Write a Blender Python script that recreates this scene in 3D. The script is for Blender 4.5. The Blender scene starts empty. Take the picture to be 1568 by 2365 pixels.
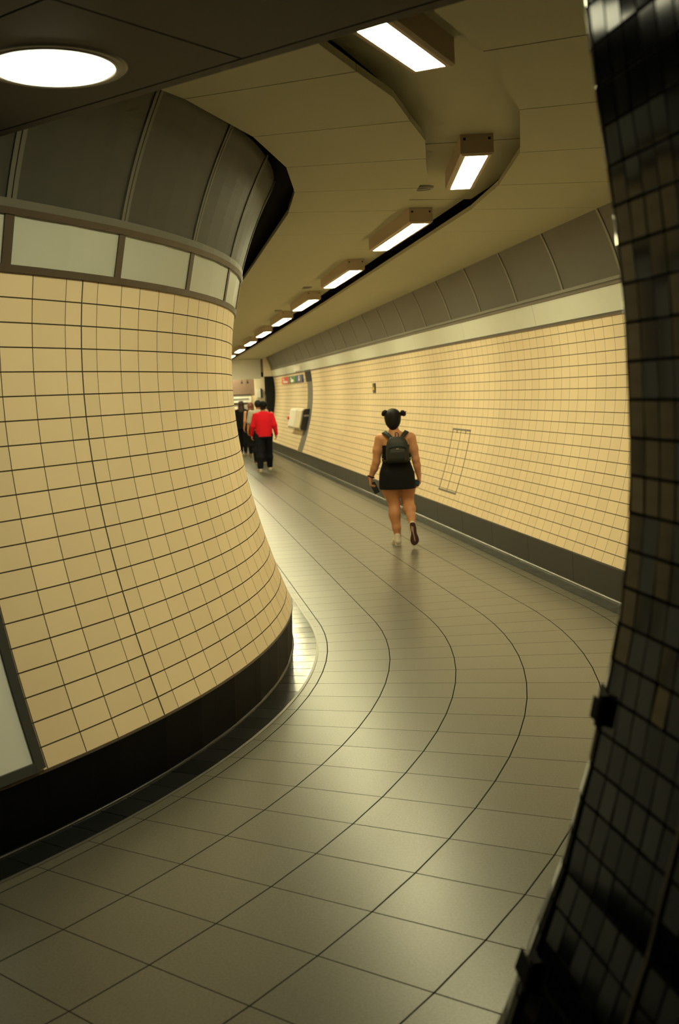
import bpy, math, random
import numpy as np
from mathutils import Vector, Matrix, Euler
random.seed(7)
SC = bpy.context.scene
COL = SC.collection
pi = math.pi
sin, cos = math.sin, math.cos

# ------------------------------------------------------------------ basics
def tag(o, label=None, cat=None, group=None, kind=None):
    if label: o['label'] = label
    if cat: o['category'] = cat
    if group: o['group'] = group
    if kind: o['kind'] = kind
    return o

def empty(name, loc=(0, 0, 0), rz=0.0, parent=None):
    o = bpy.data.objects.new(name, None)
    COL.objects.link(o)
    o.empty_display_size = 0.1
    o.location = loc
    o.rotation_euler = (0, 0, rz)
    if parent: o.parent = parent
    return o

def mesh_obj(name, verts, faces, mat=None, parent=None, uv=None, smooth=False):
    me = bpy.data.meshes.new(name)
    me.from_pydata([tuple(map(float, v)) for v in verts], [], [tuple(map(int, f)) for f in faces])
    if uv is not None:
        lay = me.uv_layers.new(name='UVMap')
        li = 0
        for fi, p in enumerate(me.polygons):
            for c, l in enumerate(p.loop_indices):
                lay.data[l].uv = uv[fi][c]
    if smooth:
        me.polygons.foreach_set('use_smooth', [True] * len(me.polygons))
    me.update()
    o = bpy.data.objects.new(name, me)
    COL.objects.link(o)
    if mat: me.materials.append(mat)
    if parent: o.parent = parent
    return o

class MB:
    """collects simple solids into one mesh"""
    def __init__(s): s.v = []; s.f = []; s.uv = []
    def add(s, v, f):
        b = len(s.v); s.v += [tuple(x) for x in v]; s.f += [tuple(b + i for i in q) for q in f]
    def hexa(s, p):           # 8 pts: bottom 4 ccw, top 4 ccw
        s.add(p, [(3, 2, 1, 0), (4, 5, 6, 7), (0, 1, 5, 4), (1, 2, 6, 5), (2, 3, 7, 6), (3, 0, 4, 7)])
    def box(s, c, d, M=None):
        x, y, z = d[0] / 2, d[1] / 2, d[2] / 2
        p = [(-x, -y, -z), (x, -y, -z), (x, y, -z), (-x, y, -z), (-x, -y, z), (x, -y, z), (x, y, z), (-x, y, z)]
        p = [Vector(q) for q in p]
        if M is not None: p = [M @ q for q in p]
        s.hexa([q + Vector(c) for q in p])
    def prism(s, poly, z0, z1, M=None):
        n = len(poly)
        p = [Vector((a, b, z0)) for a, b in poly] + [Vector((a, b, z1)) for a, b in poly]
        if M is not None: p = [M @ q for q in p]
        s.add(p, [tuple(range(n - 1, -1, -1)), tuple(range(n, 2 * n))] + [(i, (i + 1) % n, n + (i + 1) % n, n + i) for i in range(n)])
    def tube(s, pts, r, n=10, closed=False):
        pts = [Vector(p) for p in pts]; m = len(pts); rings = []
        for i, p in enumerate(pts):
            a = pts[i - 1] if (i > 0 or closed) else p
            b = pts[(i + 1) % m] if (i < m - 1 or closed) else p
            t = (b - a).normalized()
            up = Vector((0, 0, 1)) if abs(t.z) < .9 else Vector((1, 0, 0))
            u = t.cross(up).normalized(); w = u.cross(t)
            rr = r[i] if isinstance(r, (list, tuple)) else r
            rings.append([p + u * rr * cos(2 * pi * k / n) + w * rr * sin(2 * pi * k / n) for k in range(n)])
        v = [q for rg in rings for q in rg]; f = []
        for i in range(m if closed else m - 1):
            j = (i + 1) % m
            for k in range(n):
                f.append((i * n + k, i * n + (k + 1) % n, j * n + (k + 1) % n, j * n + k))
        if not closed:
            f.append(tuple(range(n - 1, -1, -1))); f.append(tuple((m - 1) * n + k for k in range(n)))
        s.add(v, f)
    def lathe(s, prof, n=48, c=(0, 0, 0), axis=None):
        v = []; f = []; m = len(prof)
        for k in range(n):
            a = 2 * pi * k / n
            for r, z in prof: v.append(Vector((r * cos(a) + c[0], r * sin(a) + c[1], z + c[2])))
        for k in range(n):
            j = (k + 1) % n
            for i in range(m - 1): f.append((k * m + i, j * m + i, j * m + i + 1, k * m + i + 1))
        s.add(v, f)
    def build(s, name, mat, parent=None, smooth=False):
        return mesh_obj(name, s.v, s.f, mat, parent, None, smooth)

# ------------------------------------------------------------------ materials
def nt(name):
    m = bpy.data.materials.new(name); m.use_nodes = True
    n = m.node_tree; return m, n, n.nodes['Principled BSDF'], n.links

def plain(name, col, rough=.5, spec=.5, metal=0.0, noise=0.0, nscale=30.0, coat=0.0, bump=0.0):
    m, n, b, L = nt(name)
    b.inputs['Base Color'].default_value = (*col, 1)
    b.inputs['Roughness'].default_value = rough
    b.inputs['Specular IOR Level'].default_value = spec
    b.inputs['Metallic'].default_value = metal
    b.inputs['Coat Weight'].default_value = coat
    if noise or bump:
        tc = n.nodes.new('ShaderNodeTexCoord'); tx = n.nodes.new('ShaderNodeTexNoise')
        tx.inputs['Scale'].default_value = nscale; tx.inputs['Detail'].default_value = 5
        L.new(tc.outputs['Object'], tx.inputs['Vector'])
        if noise:
            mx = n.nodes.new('ShaderNodeMix'); mx.data_type = 'RGBA'
            mx.inputs[6].default_value = (*[c * (1 - noise) for c in col], 1)
            mx.inputs[7].default_value = (*[min(1, c * (1 + noise)) for c in col], 1)
            L.new(tx.outputs['Fac'], mx.inputs[0]); L.new(mx.outputs[2], b.inputs['Base Color'])
        if bump:
            bp = n.nodes.new('ShaderNodeBump'); bp.inputs['Strength'].default_value = bump; bp.inputs['Distance'].default_value = .01
            L.new(tx.outputs['Fac'], bp.inputs['Height']); L.new(bp.outputs['Normal'], b.inputs['Normal'])
    return m

def emit(name, col, strength):
    m, n, b, L = nt(name)
    b.inputs['Base Color'].default_value = (.8, .8, .8, 1)
    b.inputs['Emission Color'].default_value = (*col, 1)
    b.inputs['Emission Strength'].default_value = strength
    return m

def grid_mat(name, col, line, mu, mv, rough=.4, spec=.4, var=.06, speck=0.0, bump=.35, colvar=.0, rvar=0.0, coat=0.0, speck_scale=260):
    """tiles on integer UV cells with joints of half width mu, mv (cell units)"""
    m, n, b, L = nt(name)
    N = n.nodes.new
    uv = N('ShaderNodeUVMap'); uv.uv_map = 'UVMap'
    sp = N('ShaderNodeSeparateXYZ'); L.new(uv.outputs['UV'], sp.inputs[0])
    def mth(op, a, bb=None):
        q = N('ShaderNodeMath'); q.operation = op
        for i, x in enumerate((a, bb)):
            if x is None: continue
            if isinstance(x, (int, float)): q.inputs[i].default_value = x
            else: L.new(x, q.inputs[i])
        return q.outputs[0]
    def near(c, w):
        f = mth('FRACT', mth('ADD', c, 0.5)); d = mth('ABSOLUTE', mth('SUBTRACT', f, 0.5))
        mr = N('ShaderNodeMapRange'); mr.interpolation_type = 'SMOOTHSTEP'
        mr.inputs['From Min'].default_value = w * .75; mr.inputs['From Max'].default_value = w * 1.25
        mr.inputs['To Min'].default_value = 1; mr.inputs['To Max'].default_value = 0
        L.new(d, mr.inputs['Value']); return mr.outputs[0]
    lm = mth('MAXIMUM', near(sp.outputs[0], mu), near(sp.outputs[1], mv))
    cid = N('ShaderNodeCombineXYZ'); L.new(mth('FLOOR', sp.outputs[0]), cid.inputs[0]); L.new(mth('FLOOR', sp.outputs[1]), cid.inputs[1])
    wn = N('ShaderNodeTexWhiteNoise'); wn.noise_dimensions = '2D'; L.new(cid.outputs[0], wn.inputs['Vector'])
    val = mth('ADD', mth('MULTIPLY', wn.outputs['Value'], 2 * var), 1 - var)
    if colvar:
        w2 = N('ShaderNodeTexWhiteNoise'); w2.noise_dimensions = '1D'; L.new(mth('FLOOR', sp.outputs[0]), w2.inputs['W'])
        val = mth('MULTIPLY', val, mth('ADD', mth('MULTIPLY', w2.outputs['Value'], 2 * colvar), 1 - colvar))
    tc = N('ShaderNodeTexCoord')
    big = N('ShaderNodeTexNoise'); big.inputs['Scale'].default_value = 1.3; big.inputs['Detail'].default_value = 4
    L.new(tc.outputs['Object'], big.inputs['Vector'])
    val = mth('MULTIPLY', val, mth('ADD', mth('MULTIPLY', big.outputs['Fac'], .16), .92))
    if speck:
        sn = N('ShaderNodeTexNoise'); sn.inputs['Scale'].default_value = speck_scale; sn.inputs['Detail'].default_value = 2
        L.new(tc.outputs['Object'], sn.inputs['Vector'])
        val = mth('MULTIPLY', val, mth('ADD', mth('MULTIPLY', sn.outputs['Fac'], 2 * speck), 1 - speck))
    vm = N('ShaderNodeVectorMath'); vm.operation = 'SCALE'; vm.inputs[0].default_value = col; L.new(val, vm.inputs['Scale'])
    mx = N('ShaderNodeMix'); mx.data_type = 'RGBA'; mx.inputs[7].default_value = (*line, 1)
    L.new(lm, mx.inputs[0]); L.new(vm.outputs[0], mx.inputs[6]); L.new(mx.outputs[2], b.inputs['Base Color'])
    rg = mth('ADD', mth('MULTIPLY', lm, .4), rough)
    if rvar: rg = mth('ADD', rg, mth('MULTIPLY', mth('SUBTRACT', big.outputs['Fac'], .5), rvar))
    L.new(rg, b.inputs['Roughness'])
    L.new(mth('MULTIPLY', mth('SUBTRACT', 1.0, lm), spec), b.inputs['Specular IOR Level'])
    bp = N('ShaderNodeBump'); bp.invert = True; bp.inputs['Strength'].default_value = bump; bp.inputs['Distance'].default_value = .003
    L.new(lm, bp.inputs['Height']); L.new(bp.outputs['Normal'], b.inputs['Normal'])
    return m

M = {}
M['tile'] = grid_mat('cream_tile_lit_copy', (.93, .745, .50), (.06, .045, .028), .012, .028, rough=.38, spec=.35, var=.03, colvar=.03)  # both walls share one tile; this left copy is lightened to imitate more light
M['tile_dimmed'] = grid_mat('cream_tile_dimmed_copy', (.765, .62, .42), (.10, .075, .045), .011, .032, rough=.38, spec=.35, var=.03, colvar=.02)  # same tile for the right wall, colour darkened to imitate less light
M['dark_tile'] = grid_mat('dark_blue_tile', (.005, .0065, .013), (.0025, .0025, .0025), .045, .04, rough=.09, spec=.2, var=.3)
M['floor'] = grid_mat('floor_terrazzo', (.122, .115, .093), (.022, .020, .015), .0075, .0075, rough=.305, spec=.45, var=.06, speck=.45, rvar=.0, bump=.15, speck_scale=110)
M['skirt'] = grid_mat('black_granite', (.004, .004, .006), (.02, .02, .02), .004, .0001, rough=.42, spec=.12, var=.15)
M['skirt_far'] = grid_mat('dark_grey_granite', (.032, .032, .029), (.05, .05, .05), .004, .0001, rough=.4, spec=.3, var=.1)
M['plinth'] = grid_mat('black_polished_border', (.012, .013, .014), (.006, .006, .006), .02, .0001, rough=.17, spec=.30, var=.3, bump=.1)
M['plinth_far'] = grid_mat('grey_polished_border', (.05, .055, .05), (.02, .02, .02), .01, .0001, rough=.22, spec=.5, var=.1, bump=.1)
M['bead_dark'] = plain('black_foot_bead', (.012, .012, .013), .35, .4)
M['bead'] = plain('skirting_foot_bead', (.10, .10, .095), .25, .6, .3)
M['white_panel'] = plain('white_frieze', (.62, .64, .58), .42, .4, noise=.04, nscale=6)
M['cover'] = plain('grey_vault_panel', (.052, .053, .047), .45, .4, noise=.06, nscale=15)
M['seam'] = plain('pale_cover_strip', (.15, .145, .12), .45, .4)
M['bronze'] = plain('bronze_trim', (.085, .06, .042), .4, .5)
M['darktrim'] = plain('dark_trim', (.03, .028, .026), .4, .5)
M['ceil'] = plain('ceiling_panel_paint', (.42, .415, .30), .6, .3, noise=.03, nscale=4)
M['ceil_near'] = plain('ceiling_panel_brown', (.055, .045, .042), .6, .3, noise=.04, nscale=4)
M['void'] = plain('void_black', (.01, .01, .01), .9, .1)
M['house'] = plain('fitting_enamel', (.50, .40, .30), .45, .4)
M['screw'] = plain('dark_screw', (.03, .03, .03), .4, .5, .6)
M['steel'] = plain('steel_edge', (.30, .29, .26), .45, .5, .9)
LAMP = (1.0, .925, .52)
M['lens'] = emit('lit_diffuser', LAMP, 80.0)
M['round_lens'] = emit('lit_round_diffuser', (1.0, .95, .62), 8.0)
M['ring'] = plain('grey_lamp_ring', (.22, .20, .17), .4, .5)
M['strip'] = plain('grey_strip', (.12, .12, .115), .5, .4)
M['stripdark'] = plain('black_strip', (.012, .012, .013), .6, .12)
M['poster'] = plain('poster_sheet', (.86, .87, .85), .35, .5)
M['frame'] = plain('poster_frame', (.045, .05, .05), .35, .5)
M['cream'] = plain('cream_wall_paint', (.72, .62, .47), .5, .4, noise=.04, nscale=5)
M['brown'] = plain('brown_wall_tile', (.19, .125, .095), .45, .4, noise=.15, nscale=40)
M['white'] = plain('white_enamel', (.82, .80, .74), .35, .5)
M['red'] = plain('red_enamel', (.72, .06, .04), .4, .5)
M['green'] = plain('green_enamel', (.02, .17, .06), .4, .5)
M['blue'] = plain('blue_enamel', (.02, .04, .17), .4, .5)
M['matt'] = plain('matt_black', (.008, .008, .009), .8, .1)
M['black'] = plain('black_plastic', (.012, .012, .014), .35, .5)
M['yellow'] = plain('yellow_mark', (.75, .52, .05), .5, .4)
M['grey'] = plain('grey_metal', (.25, .25, .24), .4, .5, .3)

# ------------------------------------------------------------------ surveyed geometry
H = 1.8046
C = Vector((-6.1398, 7.4808))
TF = -.1604
NF = Vector((cos(TF), -sin(TF))); DF = Vector((sin(TF), cos(TF)))
AZE = -TF                                   # the bend ends here, then the passage runs straight
PC = [0.019097145913276645, 0.0556394588459326, -0.4193142796698626, 5.888050565829158]
RMIN = 5.42385
def off(z):
    z = min(max(z, 0), 3.32)
    return ((PC[0] * z + PC[1]) * z + PC[2]) * z + PC[3] - RMIN
PR = 8.792
def P2(st, d):
    """st = ('a', azimuth) on the bend or ('s', distance along the straight); d = distance from the bend's axis"""
    if st[0] == 'a': return Vector((C.x + d * cos(st[1]), C.y + d * sin(st[1])))
    return C + NF * d + DF * st[1]
def P3(st, d, z):
    p = P2(st, d); return Vector((p.x, p.y, z))
END = 29.5
TOPZ, BOTZ = 2.378, .2875
# tile rows down the profile
def arc_rows(z0, z1, step):
    out = [z0]; z = z0; acc = 0; dz = .0005
    while z > z1:
        acc += math.hypot(dz, off(z) - off(z - dz)); z -= dz
        if acc >= step: out.append(z); acc -= step
    if out[-1] - z1 > .02: out.append(z1)
    else: out[-1] = z1
    return out
ROWS = arc_rows(TOPZ, BOTZ, .1075)
def zc(al): return 3.19 - .006 * max(al, 0)

def strip_mesh(stations, us, prof, flip=False):
    """quads between stations for a profile of (d, z, v); returns verts, faces, uvs"""
    v = []; f = []; uv = []
    n = len(prof)
    for st in stations:
        for d, z, _ in prof: v.append(P3(st, d, z))
    for i in range(len(stations) - 1):
        for j in range(n - 1):
            q = [i * n + j, (i + 1) * n + j, (i + 1) * n + j + 1, i * n + j + 1]
            w = [(us[i], prof[j][2]), (us[i + 1], prof[j][2]), (us[i + 1], prof[j + 1][2]), (us[i], prof[j + 1][2])]
            if flip: q.reverse(); w.reverse()
            f.append(q); uv.append(w)
    return v, f, uv

def sweep(name, stations, prof, mat, parent=None, closed=True, smooth=False):
    """solid bar of section prof [(d,z)...] along the stations, capped"""
    n = len(prof); v = []; f = []
    for st in stations:
        for d, z in prof: v.append(P3(st, d, z))
    m = len(stations)
    for i in range(m - 1):
        for j in range(n):
            k = (j + 1) % n
            f.append((i * n + j, i * n + k, (i + 1) * n + k, (i + 1) * n + j))
    f.append(tuple(range(n - 1, -1, -1))); f.append(tuple((m - 1) * n + k for k in range(n)))
    return mesh_obj(name, v, f, mat, parent, None, smooth)

# ------------------------------------------------------------------ floor
def lin(a, b, n): return [a + (b - a) * i / n for i in range(n + 1)]
R0, W = 6.0149, .43
TA = .0462
v = []; f = []; uv = []
ds = [5.2] + [R0 + W * k for k in range(0, 16)]
sts = [('a', -.143 + TA * k) for k in range(-36, 7)] + [('s', .3 * k) for k in range(0, 108)]
vs = [float(k) for k in range(-36, 7)] + [6.57 + k for k in range(0, 108)]
for st in sts:
    for d in ds: v.append(P3(st, d, 0))
n = len(ds)
for i in range(len(sts) - 1):
    for j in range(n - 1):
        f.append((i * n + j, i * n + j + 1, (i + 1) * n + j + 1, (i + 1) * n + j))
        uu = [(ds[j] - R0) / W, (ds[j + 1] - R0) / W]
        uv.append([(uu[0], vs[i]), (uu[1], vs[i]), (uu[1], vs[i + 1]), (uu[0], vs[i + 1])])
fl = mesh_obj('floor', v, f, M['floor'], None, uv)
tag(fl, 'speckled grey stone floor tiles laid in curved rows along the passage', kind='structure')

# ------------------------------------------------------------------ left wall (inside of the bend)
cols = [-.4250, -.4468, -.4877, -.5240]
k = -.5240
while k > -1.5: k -= .0396; cols.append(k)
cols = sorted(cols)
right = [-.4032, -.3650, -.3323, -.2934, -.2563, -.2172, -.1832, -.1441, -.1036, -.064, -.0244]
k = right[-1]
while k < AZE - .05: k += .0396; right.append(k)
cols += right
LST = [('a', a) for a in cols if a < AZE - .005] + [('s', .2155 * k) for k in range(0, 137)]
vi = [float(i) for i in range(len(LST))]
wl = empty('wall_left'); tag(wl, 'curved cream tiled wall on the inside of the bend', kind='structure')
prof = [(RMIN + off(z), z, float(i)) for i, z in enumerate(ROWS)]
v, f, uv = strip_mesh(LST, vi, prof, flip=False)
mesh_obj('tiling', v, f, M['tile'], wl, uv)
JST = [('a', -.4265), ('a', -.4251)]
sweep('movement_joint', [('a', -.4259), ('a', -.4246)], [(RMIN + off(z) + .0012, z) for z in ROWS[::-1]] + [(RMIN + off(z) - .01, z) for z in ROWS], M['darktrim'], wl)
SMO = [('a', -1.55 + .0396 * k) for k in range(0, 44) if -1.55 + .0396 * k < AZE] + [('s', 1.0 * k) for k in range(0, 30)]
D = lambda z, e=0.0: RMIN + off(z) + e
# trims above and below the tiles
sweep('lower_frieze_rail', SMO, [(D(2.378, -.03), 2.376), (D(2.378, .012), 2.376), (D(2.41, .012), 2.408), (D(2.41, -.03), 2.408)], M['bronze'], wl)
sweep('upper_frieze_rail', SMO, [(D(2.62, -.03), 2.612), (D(2.62, .014), 2.612), (D(2.655, .014), 2.640), (D(2.655, -.03), 2.640)], M['bronze'], wl)
sweep('vault_foot_rail', SMO, [(D(2.655, -.03), 2.641), (D(2.655, .008), 2.641), (D(2.68, .008), 2.676), (D(2.68, -.03), 2.676)], M['seam'], wl)
# frieze panels, posts and vault panels between joints
JO = [-1.40, -1.256, -1.109, -.962, -.815, -.667, -.519, -.3758, -.2270, -.0733, .075]
for i in range(len(JO) - 1):
    a, b = JO[i], JO[i + 1]
    st = [('a', x) for x in (a + .0045, (a + b) / 2, b - .0045)]
    sweep('frieze_panel', st, [(D(2.40, -.02), 2.40), (D(2.40, .002), 2.40), (D(2.62, .002), 2.62), (D(2.62, -.02), 2.62)], M['white_panel'], wl)
    zz = [2.66 + .07 * k for k in range(10)]
    st = [('a', x) for x in lin(a, b, 4)]
    sweep('vault_panel', st, [(D(z), z) for z in zz] + [(D(z, -.02), z) for z in zz[::-1]], M['cover'], wl)
for a in JO:
    sweep('frieze_post', [('a', a - .0048), ('a', a + .0048)], [(D(2.40, -.01), 2.40), (D(2.40, .009), 2.40), (D(2.62, .009), 2.62), (D(2.62, -.01), 2.62)], M['bronze'], wl)
    zz = [2.65 + .05 * k for k in range(14)]
    sweep('vault_joint_strip', [('a', a - .0050), ('a', a - .0006)], [(D(z, .006), z) for z in zz] + [(D(z, -.01), z) for z in zz[::-1]], M['seam'], wl)
    sweep('vault_joint_strip', [('a', a + .0006), ('a', a + .0050)], [(D(z, .006), z) for z in zz] + [(D(z, -.01), z) for z in zz[::-1]], M['seam'], wl)
for k in range(0, 20):
    st = [('s', .01 + 1.34 * k - .6), ('s', 1.33 * (k + 1) - .6)] if k else [('a', .083), ('a', AZE), ('s', .72)]
    zz = [2.66 + .11 * q for q in range(7)]
    sweep('frieze_panel', st, [(D(2.40, -.02), 2.40), (D(2.40, .002), 2.40), (D(2.62, .002), 2.62), (D(2.62, -.02), 2.62)], M['white_panel'], wl)
    sweep('vault_panel', st, [(D(z), z) for z in zz] + [(D(z, -.02), z) for z in zz[::-1]], M['cover'], wl)
# skirting and plinth
bl = empty('baseboard_left'); tag(bl, 'black stone skirting and glazed plinth under the curved wall', kind='structure')
v, f, uv = strip_mesh(LST[::2], [x / 1.4 for x in vi[::2]], [(D(.2875, .004), .2875, .1), (5.766, .014, .9), (5.772, .005, .9)])
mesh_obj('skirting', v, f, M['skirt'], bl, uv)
sweep('skirting_top_edge', SMO, [(D(.29, -.02), .282), (D(.29, .007), .282), (D(.30, .007), .293), (D(.30, -.02), .293)], M['bronze'], bl)
sweep('skirting_foot_bead', SMO, [(5.757, .002), (5.757, .016), (5.770, .013), (5.775, .007), (5.776, .002)], M['bead_dark'], bl, smooth=True)
rnd = random.Random(3)
fa = [-1.5 + .0308 * k for k in range(0, 54)]
PST = [('a', a) for a in fa if a < AZE] + [('s', .18 * k) for k in range(0, 164)]
v = []; f = []; uv = []
for i in range(len(PST) - 1):
    t = [rnd.uniform(-.0007, .0007) for _ in range(4)]
    b = len(v)
    v += [P3(PST[i], 5.76, .005 + t[0]), P3(PST[i], 5.936, .003 + t[1]), P3(PST[i + 1], 5.936, .003 + t[2]), P3(PST[i + 1], 5.76, .005 + t[3])]
    f.append((b, b + 1, b + 2, b + 3)); uv.append([(i, .1), (i, .9), (i + 1, .9), (i + 1, .1)])
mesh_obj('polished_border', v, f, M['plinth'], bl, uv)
tr = sweep('trim_1', SMO, [(5.935, 0), (5.935, .004), (5.952, .004), (5.952, 0)], M['steel'])
tag(tr, 'thin bright metal strip where plinth meets floor at the bend', kind='structure')

# framed poster at the left edge
pf = empty('poster_frame'); tag(pf, 'large blank white poster in a dark frame low on the curved tiled wall', 'poster')
PZ = [.305 + .1 * k for k in range(19)]
ast = [('a', a) for a in lin(-.86, -.572, 8)]
sweep('poster_sheet', ast, [(D(z, .006), z) for z in PZ] + [(D(z, .001), z) for z in PZ[::-1]], M['poster'], pf)
sweep('side_rail', [('a', -.575), ('a', -.5665)], [(D(z, .016), z) for z in PZ] + [(D(z, .001), z) for z in PZ[::-1]], M['frame'], pf)
sweep('side_rail', [('a', -.867), ('a', -.858)], [(D(z, .016), z) for z in PZ] + [(D(z, .001), z) for z in PZ[::-1]], M['frame'], pf)
sweep('bottom_rail', ast, [(D(.30, .001), .297), (D(.30, .016), .297), (D(.335, .016), .335), (D(.335, .001), .335)], M['frame'], pf)
sweep('top_rail', ast, [(D(2.10, .001), 2.09), (D(2.10, .016), 2.09), (D(2.13, .016), 2.125), (D(2.13, .001), 2.125)], M['frame'], pf)

# ------------------------------------------------------------------ right wall
DR = lambda z, e=0.0: PR - off(z) - e
wr = empty('wall_right'); tag(wr, 'long straight cream tiled wall on the right of the passage', kind='structure')
RC = [.381 - .2155 * 26 + .2155 * k for k in range(0, 157)]
RST = [('s', a) for a in RC if a < 28.6]
prof = [(DR(z), z, float(i)) for i, z in enumerate(ROWS)]
v, f, uv = strip_mesh(RST, [float(i) for i in range(len(RST))], prof, flip=True)
mesh_obj('tiling', v, f, M['tile_dimmed'], wr, uv)
S0, S1 = -5.2, 28.5
LR = [('s', S0), ('s', 0), ('s', 10), ('s', S1)]
sweep('lower_frieze_rail', LR, [(DR(2.36, -.03), 2.352), (DR(2.36, .012), 2.352), (DR(2.37, .012), 2.366), (DR(2.37, -.03), 2.366)], M['bronze'], wr)
sweep('frieze_shadow_gap', LR, [(DR(2.37, -.03), 2.3665), (DR(2.37, .004), 2.3665), (DR(2.385, .004), 2.385), (DR(2.385, -.03), 2.385)], M['darktrim'], wr)
sweep('upper_frieze_rail', LR, [(DR(2.62, -.03), 2.602), (DR(2.62, .012), 2.602), (DR(2.63, .012), 2.622), (DR(2.63, -.03), 2.622)], M['bronze'], wr)
sweep('vault_shadow_gap', LR, [(DR(2.63, -.03), 2.6225), (DR(2.63, .004), 2.6225), (DR(2.64, .004), 2.635), (DR(2.64, -.03), 2.635)], M['darktrim'], wr)
sweep('vault_foot_rail', LR, [(DR(2.65, -.03), 2.636), (DR(2.65, .010), 2.636), (DR(2.665, .010), 2.664), (DR(2.665, -.03), 2.664)], M['seam'], wr)
j0 = 1.551 - 1.325 * 5
for k in range(0, 26):
    a, b = j0 + 1.325 * k, min(j0 + 1.325 * (k + 1), S1)
    if a >= S1: break
    zz = [2.655 + .065 * q for q in range(11)]
    sweep('vault_panel', [('s', a), ('s', b)], [(DR(z), z) for z in zz] + [(DR(z, -.02), z) for z in zz[::-1]], M['cover'], wr)
    sweep('vault_joint_strip', [('s', a - .022), ('s', a + .022)], [(DR(z, .006), z) for z in zz] + [(DR(z, -.01), z) for z in zz[::-1]], M['seam'], wr)
for k in range(0, 13):
    a, b = j0 - .4 + 2.65 * k, min(j0 - .4 + 2.65 * (k + 1) - .006, S1)
    if a >= S1: break
    sweep('frieze_panel', [('s', a), ('s', b)], [(DR(2.38, -.02), 2.38), (DR(2.38, .001), 2.38), (DR(2.61, .001), 2.61), (DR(2.61, -.02), 2.61)], M['white_panel'], wr)
br = empty('baseboard_right'); tag(br, 'dark stone skirting with rounded plinth along the straight wall', kind='structure')
v, f, uv = strip_mesh([('s', S0 + 1.2 * k) for k in range(0, 29)], list(range(29)), [(DR(.2875, .004), .2875, .1), (PR - (5.766 - RMIN), .012, .9), (PR - (5.772 - RMIN), .004, .9)], flip=True)
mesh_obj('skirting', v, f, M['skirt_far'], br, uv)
sweep('skirting_top_edge', LR, [(DR(.29, -.02), .280), (DR(.29, .007), .280), (DR(.30, .007), .293), (DR(.30, -.02), .293)], M['darktrim'], br)
RB = lambda d: PR - (d - RMIN)
sweep('skirting_foot_bead', LR, [(RB(5.755), .002), (RB(5.755), .024), (RB(5.772), .020), (RB(5.782), .010), (RB(5.784), .002)], M['bead'], br, smooth=True)
PST = [('s', S0 + .18 * k) for k in range(0, 188)]
v = []; f = []; uv = []
for i in range(len(PST) - 1):
    t = [rnd.uniform(-.0004, .0004) for _ in range(4)]
    b = len(v)
    v += [P3(PST[i], RB(5.76), .005 + t[0]), P3(PST[i + 1], RB(5.76), .005 + t[3]), P3(PST[i + 1], RB(5.94), .003 + t[2]), P3(PST[i], RB(5.94), .003 + t[1])]
    f.append((b + 3, b + 2, b + 1, b)); uv.append([(i, .9), (i + 1, .9), (i + 1, .1), (i, .1)])
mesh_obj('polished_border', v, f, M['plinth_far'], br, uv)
tr = empty('trim_2'); tag(tr, 'dark grey vertical band crossing the tiled wall near the help point', kind='structure')
zz = [.29 + .1 * k for k in range(19)]
sweep('grey_band', [('s', 19.35), ('s', 20.25)], [(DR(z, .006), z) for z in zz] + [(DR(z, -.01), z) for z in zz[::-1]], M['strip'], tr)
zz = [2.09 + .05 * k for k in range(7)]
sweep('black_band_top', [('s', 19.35), ('s', 20.45)], [(DR(z, .008), z) for z in zz] + [(DR(z, -.01), z) for z in zz[::-1]], M['stripdark'], tr)

# access panel outlined in the tiling
ap = empty('access_panel'); tag(ap, 'tiled access hatch outlined in dark joints low on the straight wall', 'access panel')
A0, A1 = 4.90, 5.71
zz = [.46 + .078 * k for k in range(11)]
for a in (A0, A1, (A0 + A1) / 2 + .02):
    w = .009 if a in (A0, A1) else .006
    sweep('hatch_joint', [('s', a - w), ('s', a + w)], [(DR(z, .0025), z) for z in zz] + [(DR(z, -.01), z) for z in zz[::-1]], M['darktrim'], ap)
for z0 in (1.232, .445):
    sweep('hatch_rail', [('s', A0 - .02), ('s', A1 + .02)], [(DR(z0, .004), z0), (DR(z0, -.01), z0), (DR(z0 + .022, -.01), z0 + .022), (DR(z0 + .022, .004), z0 + .022)], M['strip'], ap)
for a in (A0 + .2, A0 + .6):
    sweep('hatch_latch', [('s', a - .012), ('s', a + .012)], [(DR(1.2, .004), 1.195), (DR(1.2, -.01), 1.195), (DR(1.23, -.01), 1.232), (DR(1.23, .004), 1.232)], M['strip'], ap)

# small dark plate with yellow mark
pt = empty('number_plate'); tag(pt, 'small dark plate with a yellow mark high on the straight tiled wall', 'wall plate')
sweep('plate', [('s', 11.17), ('s', 11.37)], [(DR(1.84, .02), 1.752), (DR(1.84, -.005), 1.752), (DR(1.84, -.005), 1.925), (DR(1.84, .02), 1.925)], M['black'], pt)
sweep('yellow_mark', [('s', 11.22), ('s', 11.31)], [(DR(1.84, .022), 1.80), (DR(1.84, .018), 1.80), (DR(1.84, .018), 1.85), (DR(1.84, .022), 1.85)], M['yellow'], pt)

# little notice beside the woman
no = empty('wall_notice'); tag(no, 'small white notice with a blue top on the tiled wall beside the woman', 'notice')
sweep('sheet', [('s', 9.45), ('s', 9.85)], [(DR(1.15, .006), 1.07), (DR(1.15, -.01), 1.07), (DR(1.15, -.01), 1.20), (DR(1.15, .006), 1.20)], M['white'], no)
sweep('blue_band', [('s', 9.50), ('s', 9.80)], [(DR(1.2, .008), 1.198), (DR(1.2, -.01), 1.198), (DR(1.2, -.01), 1.235), (DR(1.2, .008), 1.235)], M['blue'], no)

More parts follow.
